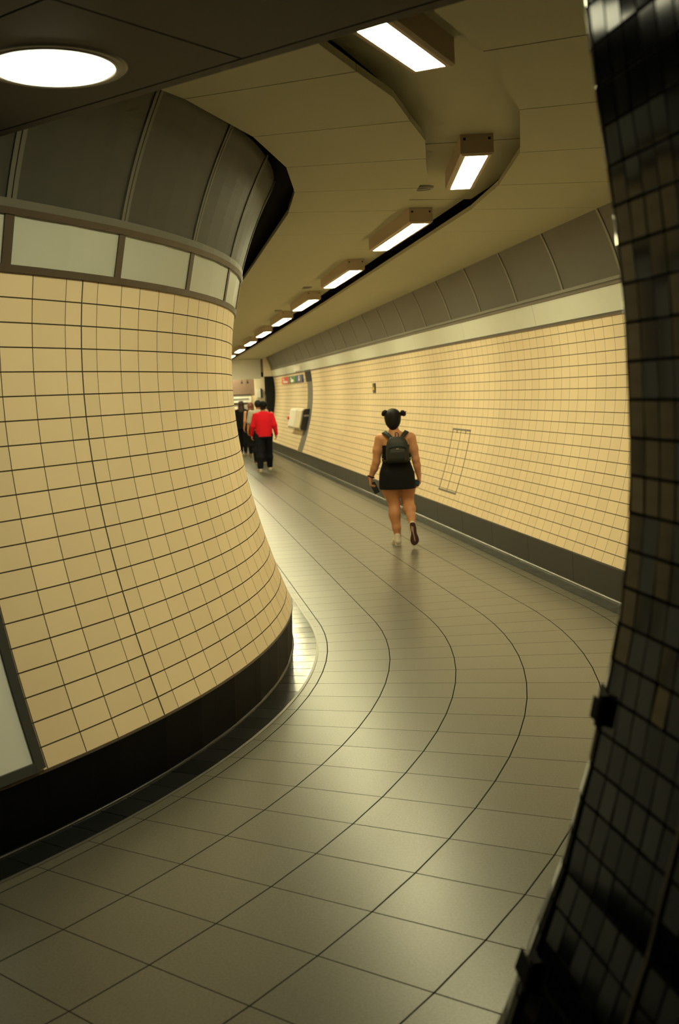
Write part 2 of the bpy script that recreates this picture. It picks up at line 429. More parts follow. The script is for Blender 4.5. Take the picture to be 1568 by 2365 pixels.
# three safety signs on the frieze
def pane_pt(al, z, e): return P3(('s', al), DR(z, e), z)
def sign(a0, a1, mat, label, marks):
    o = empty('safety_sign'); tag(o, label, 'sign', 'safety signs on the frieze')
    z0, z1 = 2.10, 2.30
    sweep('backing', [('s', a0), ('s', a1)], [(DR(2.2, .03), z0), (DR(2.2, -.01), z0), (DR(2.2, -.01), z1), (DR(2.2, .03), z1)], mat, o)
    for poly in marks:       # poly in unit square, drawn 3 mm proud
        vv = []; m = len(poly)
        for e in (.027, .034):
            for x, y in poly: vv.append(P3(('s', a1 + (a0 - a1) * x), DR(2.2, e), z0 + (z1 - z0) * y))
        ff = [tuple(range(m - 1, -1, -1)), tuple(range(m, 2 * m))] + [(i, (i + 1) % m, m + (i + 1) % m, m + i) for i in range(m)]
        mesh_obj('white_symbol', vv, ff, M['white'], o)
    return o
def circ(cx, cy, r, n=14): return [(cx + r * cos(2 * pi * k / n), cy + r * sin(2 * pi * k / n)) for k in range(n)]
sign(24.05, 25.85, M['red'], 'red safety sign, farthest along the frieze of the three', [circ(.38, .30, .2), [(.55, .12), (.85, .12), (.85, .3), (.7, .45), (.55, .3)], [(.12, .75), (.3, .6), (.4, .7), (.2, .88)]])
sign(22.40, 24.00, M['green'], 'green safety sign between the red and the blue ones', [circ(.5, .32, .24), [(.32, .55), (.42, .55), (.34, .85), (.24, .8)]])
sign(20.95, 22.35, M['blue'], 'dark blue safety sign beside the black band, with white symbol', [[(.42, .18), (.6, .18), (.6, .62), (.42, .62)], circ(.52, .78, .1)])
jb = empty('junction_box'); tag(jb, 'small cream box on the white frieze above the blue sign', 'junction box')
sweep('cover', [('s', 20.9), ('s', 22.2)], [(DR(2.40, .05), 2.395), (DR(2.40, .004), 2.395), (DR(2.535, .004), 2.535), (DR(2.535, .05), 2.535)], M['white'], jb)
sweep('lid', [('s', 21.0), ('s', 22.1)], [(DR(2.45, .057), 2.41), (DR(2.45, .051), 2.41), (DR(2.45, .051), 2.52), (DR(2.45, .057), 2.52)], M['poster'], jb)

# help point
hp = empty('help_point'); tag(hp, 'white rounded help point unit with red button on the tiled wall', 'help point')
zz = [.84, .90, 1.0, 1.12, 1.25, 1.34, 1.39]
def hprof(e, i): return [(DR(z, e - (.05 if z < .9 or z > 1.35 else 0)), z) for z in zz] + [(DR(z, i), z) for z in zz[::-1]]
sweep('housing', [('s', a) for a in (19.9, 20.4, 21.0)], hprof(.19, -.01), M['cream'], hp)
sweep('white_face', [('s', 21.01), ('s', 21.6), ('s', 22.3)], hprof(.20, -.01), M['white'], hp)
sweep('dark_end', [('s', 19.70), ('s', 19.89)], hprof(.17, -.01), M['black'], hp)
sweep('steel_shelf', [('s', 19.66), ('s', 19.90)], [(DR(1.25, .15), 1.19), (DR(1.25, .02), 1.19), (DR(1.25, .02), 1.235), (DR(1.25, .15), 1.235)], M['steel'], hp)
bb = MB(); bb.lathe([(0, .05), (.035, .05), (.05, .03), (.05, 0)], 20)
bt = bb.build('button', M['red'], hp, True)
bt.matrix_world = Matrix.Translation(P3(('s', 22.28), DR(1.12, .20), 1.12)) @ Matrix.Rotation(-TF, 4, 'Z') @ Matrix.Rotation(-pi / 2, 4, 'Y')

# ------------------------------------------------------------------ ceiling
ce = empty('ceiling'); tag(ce, 'panelled ceiling with a recessed light trough following the bend', kind='structure')
def slab(name, poly, z0, th, mat, parent):
    mb = MB(); zs = z0 if isinstance(z0, (list, tuple)) else [z0] * len(poly)
    n = len(poly)
    v = [Vector((p[0], p[1], z)) for p, z in zip(poly, zs)] + [Vector((p[0], p[1], z + th)) for p, z in zip(poly, zs)]
    mb.add(v, [tuple(range(n)), tuple(range(2 * n - 1, n - 1, -1))] + [(i, n + i, n + (i + 1) % n, (i + 1) % n) for i in range(n)])
    return mb.build(name, mat, parent)
AJ = [-.813, -.67, -.527, -.384, -.241, -.098, .045]
RI, RT0, RT1 = 5.93, 6.80, 7.357
TH = .035
def seg(a, b, Ra, Rb, mat, name):
    g = .0006
    poly = [P2(('a', a + g), Ra), P2(('a', b - g), Ra), P2(('a', b - g), Rb), P2(('a', a + g), Rb)]
    return slab(name, poly, 3.19, TH, mat, ce)
def ring_pts(angs, R): return [P2(('a', a), R) for a in angs]
for i in range(len(AJ) - 1):
    a, b = AJ[i], AJ[i + 1]; mid = (a + b) / 2
    g = .0007
    # inner panel: straight inner chord, outer edge with a vertex at mid
    poly = [P2(('a', a + g), RI), P2(('a', b - g), RI), P2(('a', b - g), RT0 * .9985), P2(('a', mid), RT0 * 1.0015), P2(('a', a + g), RT0 * .9985)]
    slab('inner_panel', poly, 3.19, TH, M['ceil'], ce)
    # outer panel out to the vault of the straight wall
    ro = 8.47 / max(.55, cos(AZE - max(a, b)))
    def outp(az):
        r = 8.47 / max(.3, cos(AZE - az)); return P2(('a', az), r)
    slab('outer_panel', [P2(('a', a + g), RT1), P2(('a', b - g), RT1), outp(b - g), outp(a + g)], 3.19, TH, M['ceil'], ce)
# last facets into the straight
p0i, p0o = P2(('a', .045 + .0007), RI), P2(('a', .045 + .0007), RT0 * .9985)
xs = [0.15] + [1.30 + 1.325 * 2 * k for k in range(0, 11)]
xs = [x for x in xs if x < END] + [END]
slab('inner_panel', [p0i, P2(('s', .148), RI + .015), P2(('s', .148), RT0), P2(('a', .1), RT0), p0o], 3.19, TH, M['ceil'], ce)
def outp2(az): return P2(('a', az), 8.47 / cos(AZE - az))
slab('outer_panel', [P2(('a', .0457), RT1), P2(('s', .148), RT1 + .045), P2(('s', .148), 8.47), outp2(.0457)], 3.19, TH, M['ceil'], ce)
for i in range(len(xs) - 1):
    a, b = xs[i] + .003, xs[i + 1] - .003
    slab('inner_panel', [P2(('s', a), RI + .02), P2(('s', b), RI + .02), P2(('s', b), RT0), P2(('s', a), RT0)], [zc(a), zc(b), zc(b), zc(a)], TH, M['ceil'], ce)
    e = lambda s: 7.40 + min(s, 10) * .008
    slab('outer_panel', [P2(('s', a), e(a)), P2(('s', b), e(b)), P2(('s', b), 8.47), P2(('s', a), 8.47)], [zc(a), zc(b), zc(b), zc(a)], TH, M['ceil'], ce)
# trough plates, hung higher
TZ = .115
ta = [-.60, -.527, -.455, -.384, -.31, -.241, -.17, -.0785]
pol = [P2(('a', a), 6.72) for a in ta] + [P2(('a', a), 7.44) for a in ta[::-1]]
slab('trough_plate', pol, 3.19 + TZ, .02, M['ceil'], ce)
tb = [-.0765, .0, .07, .14, .208]
slab('trough_plate', [P2(('a', a), 6.72) for a in tb] + [P2(('a', a), 7.44 + .03 * max(0, a) / .2) for a in tb[::-1]], 3.19 + TZ, .02, M['ceil'], ce)
ys = [.345] + [3.2 + 3.6 * k for k in range(0, 8)]
ys = [y for y in ys if y < END] + [END]
for i in range(len(ys) - 1):
    a, b = ys[i] + .002, ys[i + 1] - .002
    slab('trough_plate', [P2(('s', a), 6.74), P2(('s', b), 6.74), P2(('s', b), 7.40), P2(('s', a), 7.40)], [zc(a) + TZ, zc(b) + TZ, zc(b) + TZ, zc(a) + TZ], .02, M['ceil'], ce)
# void above everything
slab('void_lining', [P2(('a', -1.4), 5.2), P2(('a', -.9), 5.3), P2(('a', -.4), 5.2), P2(('a', .16), 5.2), P2(('s', END), 5.2), P2(('s', END), 9.2), P2(('s', -5.2), 9.2), Vector((4.6, -3.2)), Vector((-6.5, -3.2))], 3.42, .05, M['void'], ce)
# lower flat soffit of the junction where the camera stands
ZN = 2.90; KN = (ZN - H) / (3.19 - H)
LP = Vector((-.577, 4.026)); LU = Vector((.79, -.613)).normalized(); LN = Vector((LU.y, -LU.x)); LN = LN if LN.y < 0 else -LN
def soff(a0, a1, b0, b1, name, mat):
    q = [LP + LU * a0 + LN * b0, LP + LU * a1 + LN * b0, LP + LU * a1 + LN * b1, LP + LU * a0 + LN * b1]
    return slab(name, q, ZN, .03, mat, ce)
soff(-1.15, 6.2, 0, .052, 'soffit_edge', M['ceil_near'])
fb_ = MB()
q = [LP + LU * -1.15, LP + LU * 6.2, LP + LU * 6.2 + LN * .02, LP + LU * -1.15 + LN * .02]
fb_.hexa([Vector((p.x, p.y, ZN + .03)) for p in q] + [Vector((p.x, p.y, 3.43)) for p in q]); fb_.build('fascia', M['ceil_near'], ce)
q = [LP + LU * -1.15 + LN * .03, LP + LU * 6.2 + LN * .03, LP + LU * 6.2 + LN * 9, LP + LU * -3.4 + LN * 9, LP + LU * -3.4 + LN * .6]
slab('soffit_backing', q, ZN + .032, .02, M['void'], ce)
for r in range(0, 11):
    for c in range(-2, 3):
        a0, a1 = -1.43 + 1.85 * c + 2.37 - .49 + .005, -1.43 + 1.85 * (c + 1) + 2.37 - .49 - .005
        b0, b1 = .062 + .775 * r, .062 + .775 * (r + 1) - .010
        if r < 1: a0 = max(a0, -1.12)
        if a1 <= a0: continue
        qx = LP + LU * (a0 + a1) / 2 + LN * (b0 + b1) / 2
        if qx.y < -3.4 or qx.x > 5.2 or qx.x < -7.5: continue
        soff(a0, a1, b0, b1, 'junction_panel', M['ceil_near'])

# ------------------------------------------------------------------ light fittings
def screw(mb, p, n, r=.006):
    pass
def fitting(center, ang, ln, label, z, first=None):
    o = empty('ceiling_light', (center.x, center.y, z), ang)
    tag(o, label, 'ceiling light', 'box lights along the ceiling trough')
    w = .20; h = .125; lw = .137
    mb = MB(); e = .028
    # open tray: four bevelled sides and top
    prof = [(w / 2 - .012, 0.0), (w / 2, .012), (w / 2, h)]
    L2 = ln / 2 + .035
    outl = [[(x * s, y) for (x, y) in ((prof[0][0], 0), (prof[1][0], .012), (prof[2][0], h))] for s in (1,)]
    rings = []
    for hx, hy, zz in ((L2 - .012, w / 2 - .012, 0.0), (L2, w / 2, .012), (L2, w / 2, h)):
        rings.append([(-hx, -hy, zz), (hx, -hy, zz), (hx, hy, zz), (-hx, hy, zz)])
    inner = [(-ln / 2, -lw / 2, 0.0), (ln / 2, -lw / 2, 0.0), (ln / 2, lw / 2, 0.0), (-ln / 2, lw / 2, 0.0)]
    inner2 = [(x, y, .012) for x, y, _ in inner]
    allr = [inner2, inner] + rings
    v = [p for r in allr for p in r]; f = []
    for i in range(len(allr) - 1):
        for k in range(4):
            f.append((i * 4 + k, i * 4 + (k + 1) % 4, (i + 1) * 4 + (k + 1) % 4, (i + 1) * 4 + k))
    f.append(tuple((len(allr) - 1) * 4 + k for k in (3, 2, 1, 0)))
    hs = mesh_obj('housing', v, f, M['house'], o)
    mb = MB(); mb.box((0, 0, .009), (ln - .002, lw - .002, .012)); mb.build('diffuser', M['lens'], o)
    for sx in (-1, 1):
        for sy in (-1, 1):
            m2 = MB(); m2.box((sx * (L2 + .001), sy * .075, .095), (.006, .014, .014)); m2.build('end_screw', M['screw'], o)
    return o
LZ = 3.183
c = P2(('a', -.446), 7.075); t = -.446 + pi / 2
fitting(c, t, 1.09, 'short box light nearest the round lamp, over the start of the trough', LZ)
c = P2(('a', -.023), 7.075)
fitting(c, -.023 + pi / 2, 1.09, 'box light where the trough curves round, next to a disc vent', LZ)
names = ['first long box light of the straight row, third from the round lamp', 'second long box light of the straight row beyond the bend',
         'third long box light of the straight row', 'fourth long box light of the straight row', 'fifth long box light of the straight row',
         'sixth long box light of the straight row', 'seventh long box light of the straight row, half hidden behind the curved wall', 'added unseen box light before the white downstand at the far end']  # the last of the row is added out of view to brighten the downstand
for (al, ln, pp), nm in zip([(1.585, 1.70, 7.13), (4.95, 1.95, 7.165), (8.45, 1.95, 7.185), (11.85, 1.95, 7.20), (15.45, 1.95, 7.21), (19.0, 1.95, 7.22), (22.7, 1.95, 7.23), (26.4, 1.95, 7.23)], names):
    fitting(P2(('s', al), pp), pi / 2 - TF, ln, nm, zc(al) - .007)

ro = empty('round_ceiling_light', (-.877, 3.705, ZN)); tag(ro, 'large round ceiling lamp in a grey ring in the dark junction ceiling', 'ceiling light')
mb = MB(); mb.lathe([(.200, -.004), (.204, -.009), (.214, -.010), (.218, -.006), (.236, -.006), (.243, .0), (.243, .01), (.200, .01), (.200, -.004)], 72); mb.build('trim_ring', M['ring'], ro, False)
mb = MB(); mb.lathe([(0.0001, -.030), (.06, -.0285), (.12, -.024), (.165, -.017), (.19, -.011), (.201, -.004)], 72); mb.build('diffuser', M['round_lens'], ro, True)

def disc(pt, z, label):
    o = empty('ceiling_speaker', (pt.x, pt.y, z)); tag(o, label, 'speaker', 'round ceiling speakers in the trough')
    mb = MB(); mb.lathe([(.0001, -.012), (.05, -.012), (.052, -.006), (.062, -.006), (.064, -.014), (.075, -.014), (.085, 0), (.085, .003)], 40); mb.build('rim', M['ring'], o, True)
    mb = MB(); mb.lathe([(.0001, -.0125), (.048, -.0125), (.05, -.010)], 32); mb.build('grille', M['darktrim'], o, True)
disc(P2(('a', .134), 6.93), 3.303, 'round dark disc in the trough beside the curved-section light')
disc(P2(('s', 6.9), 7.0), zc(6.9) + .113, 'round dark disc in the trough beside the second straight-row light')
disc(P2(('s', 10.6), 7.0), zc(10.6) + .113, 'round dark disc in the trough beside the third straight-row light')

# ------------------------------------------------------------------ dark pier on the right
KP = .77
AX = (Vector((.987, 2.513)) + .28 * Vector((-.968, .251))) * KP; RHO = .02 * KP
FD = Vector((sin(-.176), cos(-.176)))          # away from the camera along the pier
FNL = Vector((-FD.y, FD.x))                   # to the passage
OT = [(0, .415), (.19, .33), (.38, .263), (.61, .178), (.75, .141), (.89, .101), (1.02, .073), (1.12, .053), (1.2, .036), (1.32, .018), (1.42, .007), (1.54, 0), (1.73, 0), (1.96, .008), (2.12, .022), (2.26, .038), (2.39, .057), (2.57, .078), (2.67, .089), (2.9, .112), (3.2, .165)]
OZ = [a for a, _ in OT]; OO = [b for _, b in OT]
def offd(z):
    z = (z - H) / KP + H
    if z < 0: return KP * (.415 - z * .36)
    if z > 3.2: return KP * (.165 + (z - 3.2) * .3)
    return KP * float(np.interp(z, OZ, OO))
def pier_pt(s, z, e=0.0):
    r = RHO + offd(z) + e
    arc = RHO * pi / 2
    if s < 0: p = AX + FNL * r + FD * s
    elif s <= arc:
        a = s / RHO; nrm = FNL * cos(a) + FD * sin(a); p = AX + nrm * r
    else: p = AX + FD * r - FNL * (s - arc)
    return Vector((p.x, p.y, z))
wp = empty('wall_pier'); tag(wp, 'dark tiled pier in shadow at the near right', kind='structure')
ss = [-6.0, -5.0, -4.0, -3.08] + [-3.021 + .057 * k for k in range(0, 53)] + [RHO * pi / 2 * k / 6 for k in range(0, 7)] + [RHO * pi / 2 + .3 * k for k in range(1, 13)]
def urow(s): return s / .057
zr = []
z = 2.93; acc = 0; zr = [2.93]
while z > .21:
    acc += math.hypot(.0005, offd(z) - offd(z - .0005)); z -= .0005
    if acc >= .069: zr.append(z); acc -= .069
zr.append(.20)
v = []; f = []; uv = []
n = len(zr)
rw_ = random.Random(11)
for i in range(len(ss) - 1):
    for j in range(n - 1):
        b = len(v); tx, tz = rw_.gauss(0, .00045), rw_.gauss(0, .00045)
        v += [pier_pt(ss[i], zr[j], tx + tz), pier_pt(ss[i], zr[j + 1], tx - tz), pier_pt(ss[i + 1], zr[j + 1], -tx - tz), pier_pt(ss[i + 1], zr[j], -tx + tz)]
        f.append((b, b + 1, b + 2, b + 3))
        uv.append([(urow(ss[i]), j), (urow(ss[i]), j + 1), (urow(ss[i + 1]), j + 1), (urow(ss[i + 1]), j)])
mesh_obj('tiling', v, f, M['dark_tile'], wp, uv)
def pier_bar(name, s0, s1, zs, e0, e1, mat, parent, steps=1):
    v = []; f = []; m = len(zs); q = lin(s0, s1, steps)
    for s in q:
        for z in zs: v.append(pier_pt(s, z, e1))
        for z in zs[::-1]: v.append(pier_pt(s, z, e0))
    k = 2 * m
    for i in range(len(q) - 1):
        for j in range(k): f.append((i * k + j, i * k + (j + 1) % k, (i + 1) * k + (j + 1) % k, (i + 1) * k + j))
    f.append(tuple(range(k - 1, -1, -1))); f.append(tuple((len(q) - 1) * k + j for j in range(k)))
    return mesh_obj(name, v, f, mat, parent)
pier_bar('edge_bead', -.338, -.328, [.20 + .1 * k for k in range(25)], -.005, .004, M['bronze'], wp)
pier_bar('skirting', -3.0, RHO * pi / 2 + 2.5, [.0, .1, .20], -.02, .006, M['skirt'], wp, 40)
# two little dark catches fixed on the pier's rounded corner
def sil_s(z):
    best = min((abs((pier_pt(s, z).xy - AX).dot(pier_pt(s, z).xy.normalized())), s) for s in [k * .004 for k in range(-20, 88)])
    return best[1]
for zz, lb in ((H + (1.013 - H) * KP, 'small black catch on the pier edge at waist height'), (H + (.362 - H) * KP, 'small black catch low on the pier edge above the floor')):
    o = empty('wall_catch'); tag(o, lb, 'wall catch')
    s = sil_s(zz)
    pier_bar('plate', -.016, .014, [zz - .029, zz, zz + .029], -.01, .017, M['matt'], o, 2)
    pier_bar('latch_nub', -.010, .004, [zz - .02, zz + .02], .016, .019, M['matt'], o, 1)

# enclosing walls behind the camera
wb = mesh_obj('wall_back', [(-7.5, -3.2, 0), (5.2, -3.2, 0), (5.2, -3.2, 3.3), (-7.5, -3.2, 3.3)], [(3, 2, 1, 0)], M['cover'])
tag(wb, 'dark wall behind the viewpoint', kind='structure')
fb = mesh_obj('floor.001', [(-7.5, -3.2, -.004), (5.2, -3.2, -.004), (5.2, 3.0, -.004), (-7.5, 3.0, -.004)], [(0, 1, 2, 3)], M['floor'], None, [[(0, 0), (24, 0), (24, 14), (0, 14)]])
tag(fb, 'stone floor behind the viewpoint', kind='structure')

# ------------------------------------------------------------------ far end of the passage
def wallbox(name, p0, p1, s0, s1, z0, z1, mat, parent=None):
    mb = MB(); q = [P2(('s', s0), p0), P2(('s', s0), p1), P2(('s', s1), p1), P2(('s', s1), p0)]
    mb.hexa([Vector((a.x, a.y, z0)) for a in q] + [Vector((a.x, a.y, z1)) for a in q])
    return mb.build(name, mat, parent)
we = empty('wall_end'); tag(we, 'far end wall with brown upper part seen past the walking group', kind='structure')
wallbox('plaster', 4.6, 9.3, 30.4, 30.6, 0, 1.80, M['cream'], we)
wallbox('brown_band', 4.6, 8.26, 30.38, 30.6, 1.80, 2.6, M['brown'], we)
wallbox('pilaster', 8.27, 8.62, 30.2, 30.6, 0.0, 2.42, M['cream'], we)
wallbox('skirting', 4.6, 8.6, 30.16, 30.37, 0, .22, M['skirt'], we)
wallbox('header', 4.6, 9.3, 30.4, 30.6, 2.6, 3.4, M['brown'], we)
po = empty('wall_portal'); tag(po, 'dark portal jamb closing the straight wall at its far end', kind='structure')
zz = [0.0, .3] + [.3 + .15 * k for k in range(1, 14)] + [2.40]
v = []; f = []
for s in (28.45, 28.6):
    for z in zz: v.append(P3(('s', s), 8.50, z)); v.append(P3(('s', s), PR + .1, z))
m = len(zz)
for s in (0, 1):
    for i in range(m - 1):
        q = (s * 2 * m + 2 * i, s * 2 * m + 2 * i + 1, s * 2 * m + 2 * i + 3, s * 2 * m + 2 * i + 2)
        f.append(q if s == 0 else q[::-1])
for i in range(m - 1): f.append((2 * i, 2 * i + 2, 2 * m + 2 * i + 2, 2 * m + 2 * i))
f.append((2 * m - 2, 2 * m - 1, 4 * m - 1, 4 * m - 2))
mesh_obj('jamb', v, f, M['stripdark'], po)
wallbox('cream_infill', 8.44, PR + .1, 28.46, 28.6, 2.405, 3.2, M['cream'], po)
bk = wallbox('ceiling_downstand', 4.8, 8.42, 29.2, 29.45, 2.35, 3.03, M['white'])
bk.name = 'trim_3'; tag(bk, 'white downstand box across the ceiling at the far end', kind='structure')
fitting(P2(('s', 29.83), 7.2), -TF, 1.5, 'added unseen box light between the white downstand and the far end wall', 2.85)  # extra lamp, added out of view to brighten the end wall
fitting(P2(('s', 27.5), 5.9), -TF, 1.2, 'added low box light over the far junction, unseen behind the curved wall', 2.62)  # extra lamp hidden by the bend, added to brighten the downstand's lower left
# boards on the end wall
lb = empty('line_board'); tag(lb, 'long white direction board with dark edges on the end wall', 'sign')
wallbox('board', 6.9, 8.14, 30.33, 30.375, 1.55, 1.83, M['white'], lb)
wallbox('top_bar', 6.9, 8.14, 30.31, 30.33, 1.80, 1.84, M['black'], lb)
wallbox('bottom_bar', 6.9, 8.0, 30.31, 30.33, 1.50, 1.545, M['black'], lb)
wallbox('text_line', 6.95, 8.05, 30.315, 30.33, 1.66, 1.70, M['grey'], lb)
mpz = empty('wall_map'); tag(mpz, 'white map poster on the end wall behind the walking group', 'poster')
wallbox('sheet', 7.35, 8.1, 30.34, 30.398, .25, 1.47, M['white'], mpz)
for k in range(5): wallbox('printed_line', 7.75, 8.0, 30.335, 30.34, 1.20 + .045 * k, 1.22 + .045 * k, M['grey'], mpz)
nt_ = empty('hanging_notice'); tag(nt_, 'small pale notice with a dark edge by the far pilaster', 'notice')
wallbox('sheet', 8.32, 8.46, 30.15, 30.195, 1.70, 2.0, M['white'], nt_)
wallbox('dark_edge', 8.46, 8.50, 30.12, 30.195, 1.70, 2.02, M['black'], nt_)
for k, x in enumerate((7.72, 7.92)):
    o = empty('ceiling_camera'); tag(o, ('left' if k == 0 else 'right') + ' of two small dark cameras under the far downstand', 'camera', 'cameras under the downstand')
    wallbox('body', x, x + .06, 29.25, 29.36, 2.20, 2.27, M['black'], o)
    wallbox('bracket', x + .02, x + .04, 29.29, 29.32, 2.27, 2.352, M['black'], o)
#PEOPLE
# ------------------------------------------------------------------ people: bodies grown as one smooth surface
def smin(a, b, k):
    h = np.clip(.5 + .5 * (b - a) / k, 0, 1)
    return b * (1 - h) + a * h - k * h * (1 - h)
class Body:
    """smooth union of tapered limbs, ellipsoids and lofted sections, turned into one continuous mesh"""
    def __init__(s): s.p = []
    def cap(s, a, b, ra, rb, k=.02): s.p.append(('c', np.array(a, float), np.array(b, float), ra, rb, k)); return s
    def chain(s, pts, rs, k=.02):
        for i in range(len(pts) - 1): s.cap(pts[i], pts[i + 1], rs[i], rs[i + 1], k)
        return s
    def ell(s, c, r, k=.02, rot=None): s.p.append(('e', np.array(c, float), np.array(r, float), rot, k)); return s
    def loft(s, secs, k=.02, e=2.0): s.p.append(('l', np.array(secs, float), e, k)); return s     # (z, cx, cy, rx, ry)
    def sub(s, c, r, k=.01): s.p.append(('s', np.array(c, float), np.array(r, float), k)); return s
    def cut(s, p, n): s.p.append(('x', np.array(p, float), np.array(n, float))); return s
    def bounds(s):
        lo = np.full(3, 1e9); hi = np.full(3, -1e9)
        for q in s.p:
            l = h = None
            if q[0] == 'c': r = max(q[3], q[4]); l = np.minimum(q[1], q[2]) - r; h = np.maximum(q[1], q[2]) + r
            elif q[0] == 'e': r = q[2] if q[3] is None else np.full(3, q[2].max()); l = q[1] - r; h = q[1] + r
            elif q[0] == 'l':
                S = q[1]; l = np.array([(S[:, 1] - S[:, 3]).min(), (S[:, 2] - S[:, 4]).min(), S[:, 0].min()]); h = np.array([(S[:, 1] + S[:, 3]).max(), (S[:, 2] + S[:, 4]).max(), S[:, 0].max()])
            if l is not None: lo = np.minimum(lo, l); hi = np.maximum(hi, h)
        return lo, hi
    def mesh(s, vox):
        lo, hi = s.bounds(); lo = lo - 3 * vox - .012; hi = hi + 3 * vox + .012
        n = np.ceil((hi - lo) / vox).astype(int) + 1
        ax = [lo[i] + vox * np.arange(n[i]) for i in range(3)]
        d = np.full(n, 1.0, np.float32)
        for q in s.p:
            m = .05
            if q[0] == 'c': r = max(q[3], q[4]) + m; l = np.minimum(q[1], q[2]) - r; h = np.maximum(q[1], q[2]) + r
            elif q[0] == 'e': r = (q[2] if q[3] is None else np.full(3, q[2].max())) + m; l = q[1] - r; h = q[1] + r
            elif q[0] == 'l':
                S = q[1]; l = np.array([(S[:, 1] - S[:, 3]).min(), (S[:, 2] - S[:, 4]).min(), S[:, 0].min()]) - m; h = np.array([(S[:, 1] + S[:, 3]).max(), (S[:, 2] + S[:, 4]).max(), S[:, 0].max()]) + m
            elif q[0] == 's': l = q[1] - q[2] - m; h = q[1] + q[2] + m
            else: l, h = lo, hi
            i0 = np.clip(np.floor((l - lo) / vox).astype(int), 0, n - 1); i1 = np.clip(np.ceil((h - lo) / vox).astype(int) + 1, 1, n)
            if (i1 <= i0).any(): continue
            X = ax[0][i0[0]:i1[0]][:, None, None]; Y = ax[1][i0[1]:i1[1]][None, :, None]; Z = ax[2][i0[2]:i1[2]][None, None, :]
            sl = tuple(slice(i0[i], i1[i]) for i in range(3))
            if q[0] == 'c':
                a, b = q[1], q[2]; ba = b - a; L = max(float(ba @ ba), 1e-9)
                t = np.clip(((X - a[0]) * ba[0] + (Y - a[1]) * ba[1] + (Z - a[2]) * ba[2]) / L, 0, 1)
                e = np.sqrt((X - a[0] - t * ba[0]) ** 2 + (Y - a[1] - t * ba[1]) ** 2 + (Z - a[2] - t * ba[2]) ** 2) - (q[3] + (q[4] - q[3]) * t)
                d[sl] = smin(d[sl], e, q[5])
            elif q[0] in 'es':
                c, r = q[1], q[2]; x, y, z = X - c[0], Y - c[1], Z - c[2]
                if q[0] == 'e' and q[3] is not None:
                    Rm = np.array(Euler(q[3]).to_matrix()).T
                    x, y, z = (Rm[i, 0] * x + Rm[i, 1] * y + Rm[i, 2] * z for i in range(3))
                g = np.sqrt((x / r[0]) ** 2 + (y / r[1]) ** 2 + (z / r[2]) ** 2)
                g2 = np.sqrt((x / r[0] ** 2) ** 2 + (y / r[1] ** 2) ** 2 + (z / r[2] ** 2) ** 2) + 1e-6
                e = g * (g - 1) / g2
                if q[0] == 'e': d[sl] = smin(d[sl], e, q[4])
                else: d[sl] = -smin(-d[sl], e, q[3])
            elif q[0] == 'l':
                S = q[1]; z = ax[2][i0[2]:i1[2]]
                f = [np.interp(z, S[:, 0], S[:, i])[None, None, :] for i in range(1, 5)]
                pw = q[2]
                g = (np.abs((X - f[0]) / f[2]) ** pw + np.abs((Y - f[1]) / f[3]) ** pw) ** (1 / pw)
                e = np.maximum((g - 1) * np.minimum(f[2], f[3]), np.maximum(S[0, 0] - Z, Z - S[-1, 0]))
                d[sl] = smin(d[sl], e, q[3])
            else:
                e = (X - q[1][0]) * q[2][0] + (Y - q[1][1]) * q[2][1] + (Z - q[1][2]) * q[2][2]
                d = np.maximum(d, e).astype(np.float32)
        # surface nets
        neg = d < 0
        cs = lambda i, j, k: tuple(slice(o, o + n[a] - 1) for a, o in enumerate((i, j, k)))
        cnt = sum(neg[cs(i, j, k)].astype(np.int8) for i in (0, 1) for j in (0, 1) for k in (0, 1))
        act = (cnt > 0) & (cnt < 8)
        idx = np.full(act.shape, -1, np.int64); I = np.argwhere(act); idx[act] = np.arange(len(I))
        pos = np.zeros((len(I), 3)); w = np.zeros(len(I))
        cor = [(i, j, k) for i in (0, 1) for j in (0, 1) for k in (0, 1)]
        for a in cor:
            for axn in range(3):
                if a[axn]: continue
                b = list(a); b[axn] = 1
                A = I + np.array(a); B = I + np.array(b)
                da = d[A[:, 0], A[:, 1], A[:, 2]]; db = d[B[:, 0], B[:, 1], B[:, 2]]
                mk = (da < 0) != (db < 0)
                t = np.where(mk, da / np.where(mk, da - db, 1), 0)
                pos += np.where(mk[:, None], A + t[:, None] * (B - A), 0); w += mk
        V = lo + vox * pos / w[:, None]
        F = []
        for axn in range(3):
            o = [0, 1, 2]; u, vv = [x for x in o if x != axn]
            sa = [slice(None)] * 3; sb = [slice(None)] * 3; sa[axn] = slice(0, n[axn] - 1); sb[axn] = slice(1, n[axn])
            E = np.argwhere(neg[tuple(sa)] != neg[tuple(sb)])
            E = E[(E[:, u] > 0) & (E[:, vv] > 0) & (E[:, u] < n[u] - 1) & (E[:, vv] < n[vv] - 1)]
            sg = neg[E[:, 0], E[:, 1], E[:, 2]]
            q4 = []
            for du, dv in ((-1, -1), (0, -1), (0, 0), (-1, 0)):
                c = E.copy(); c[:, u] += du; c[:, vv] += dv; q4.append(idx[c[:, 0], c[:, 1], c[:, 2]])
            q4 = np.stack(q4, 1)
            fl = ~sg if axn != 1 else sg
            q4[fl] = q4[fl][:, ::-1]
            F.append(q4)
        return V, np.concatenate(F)
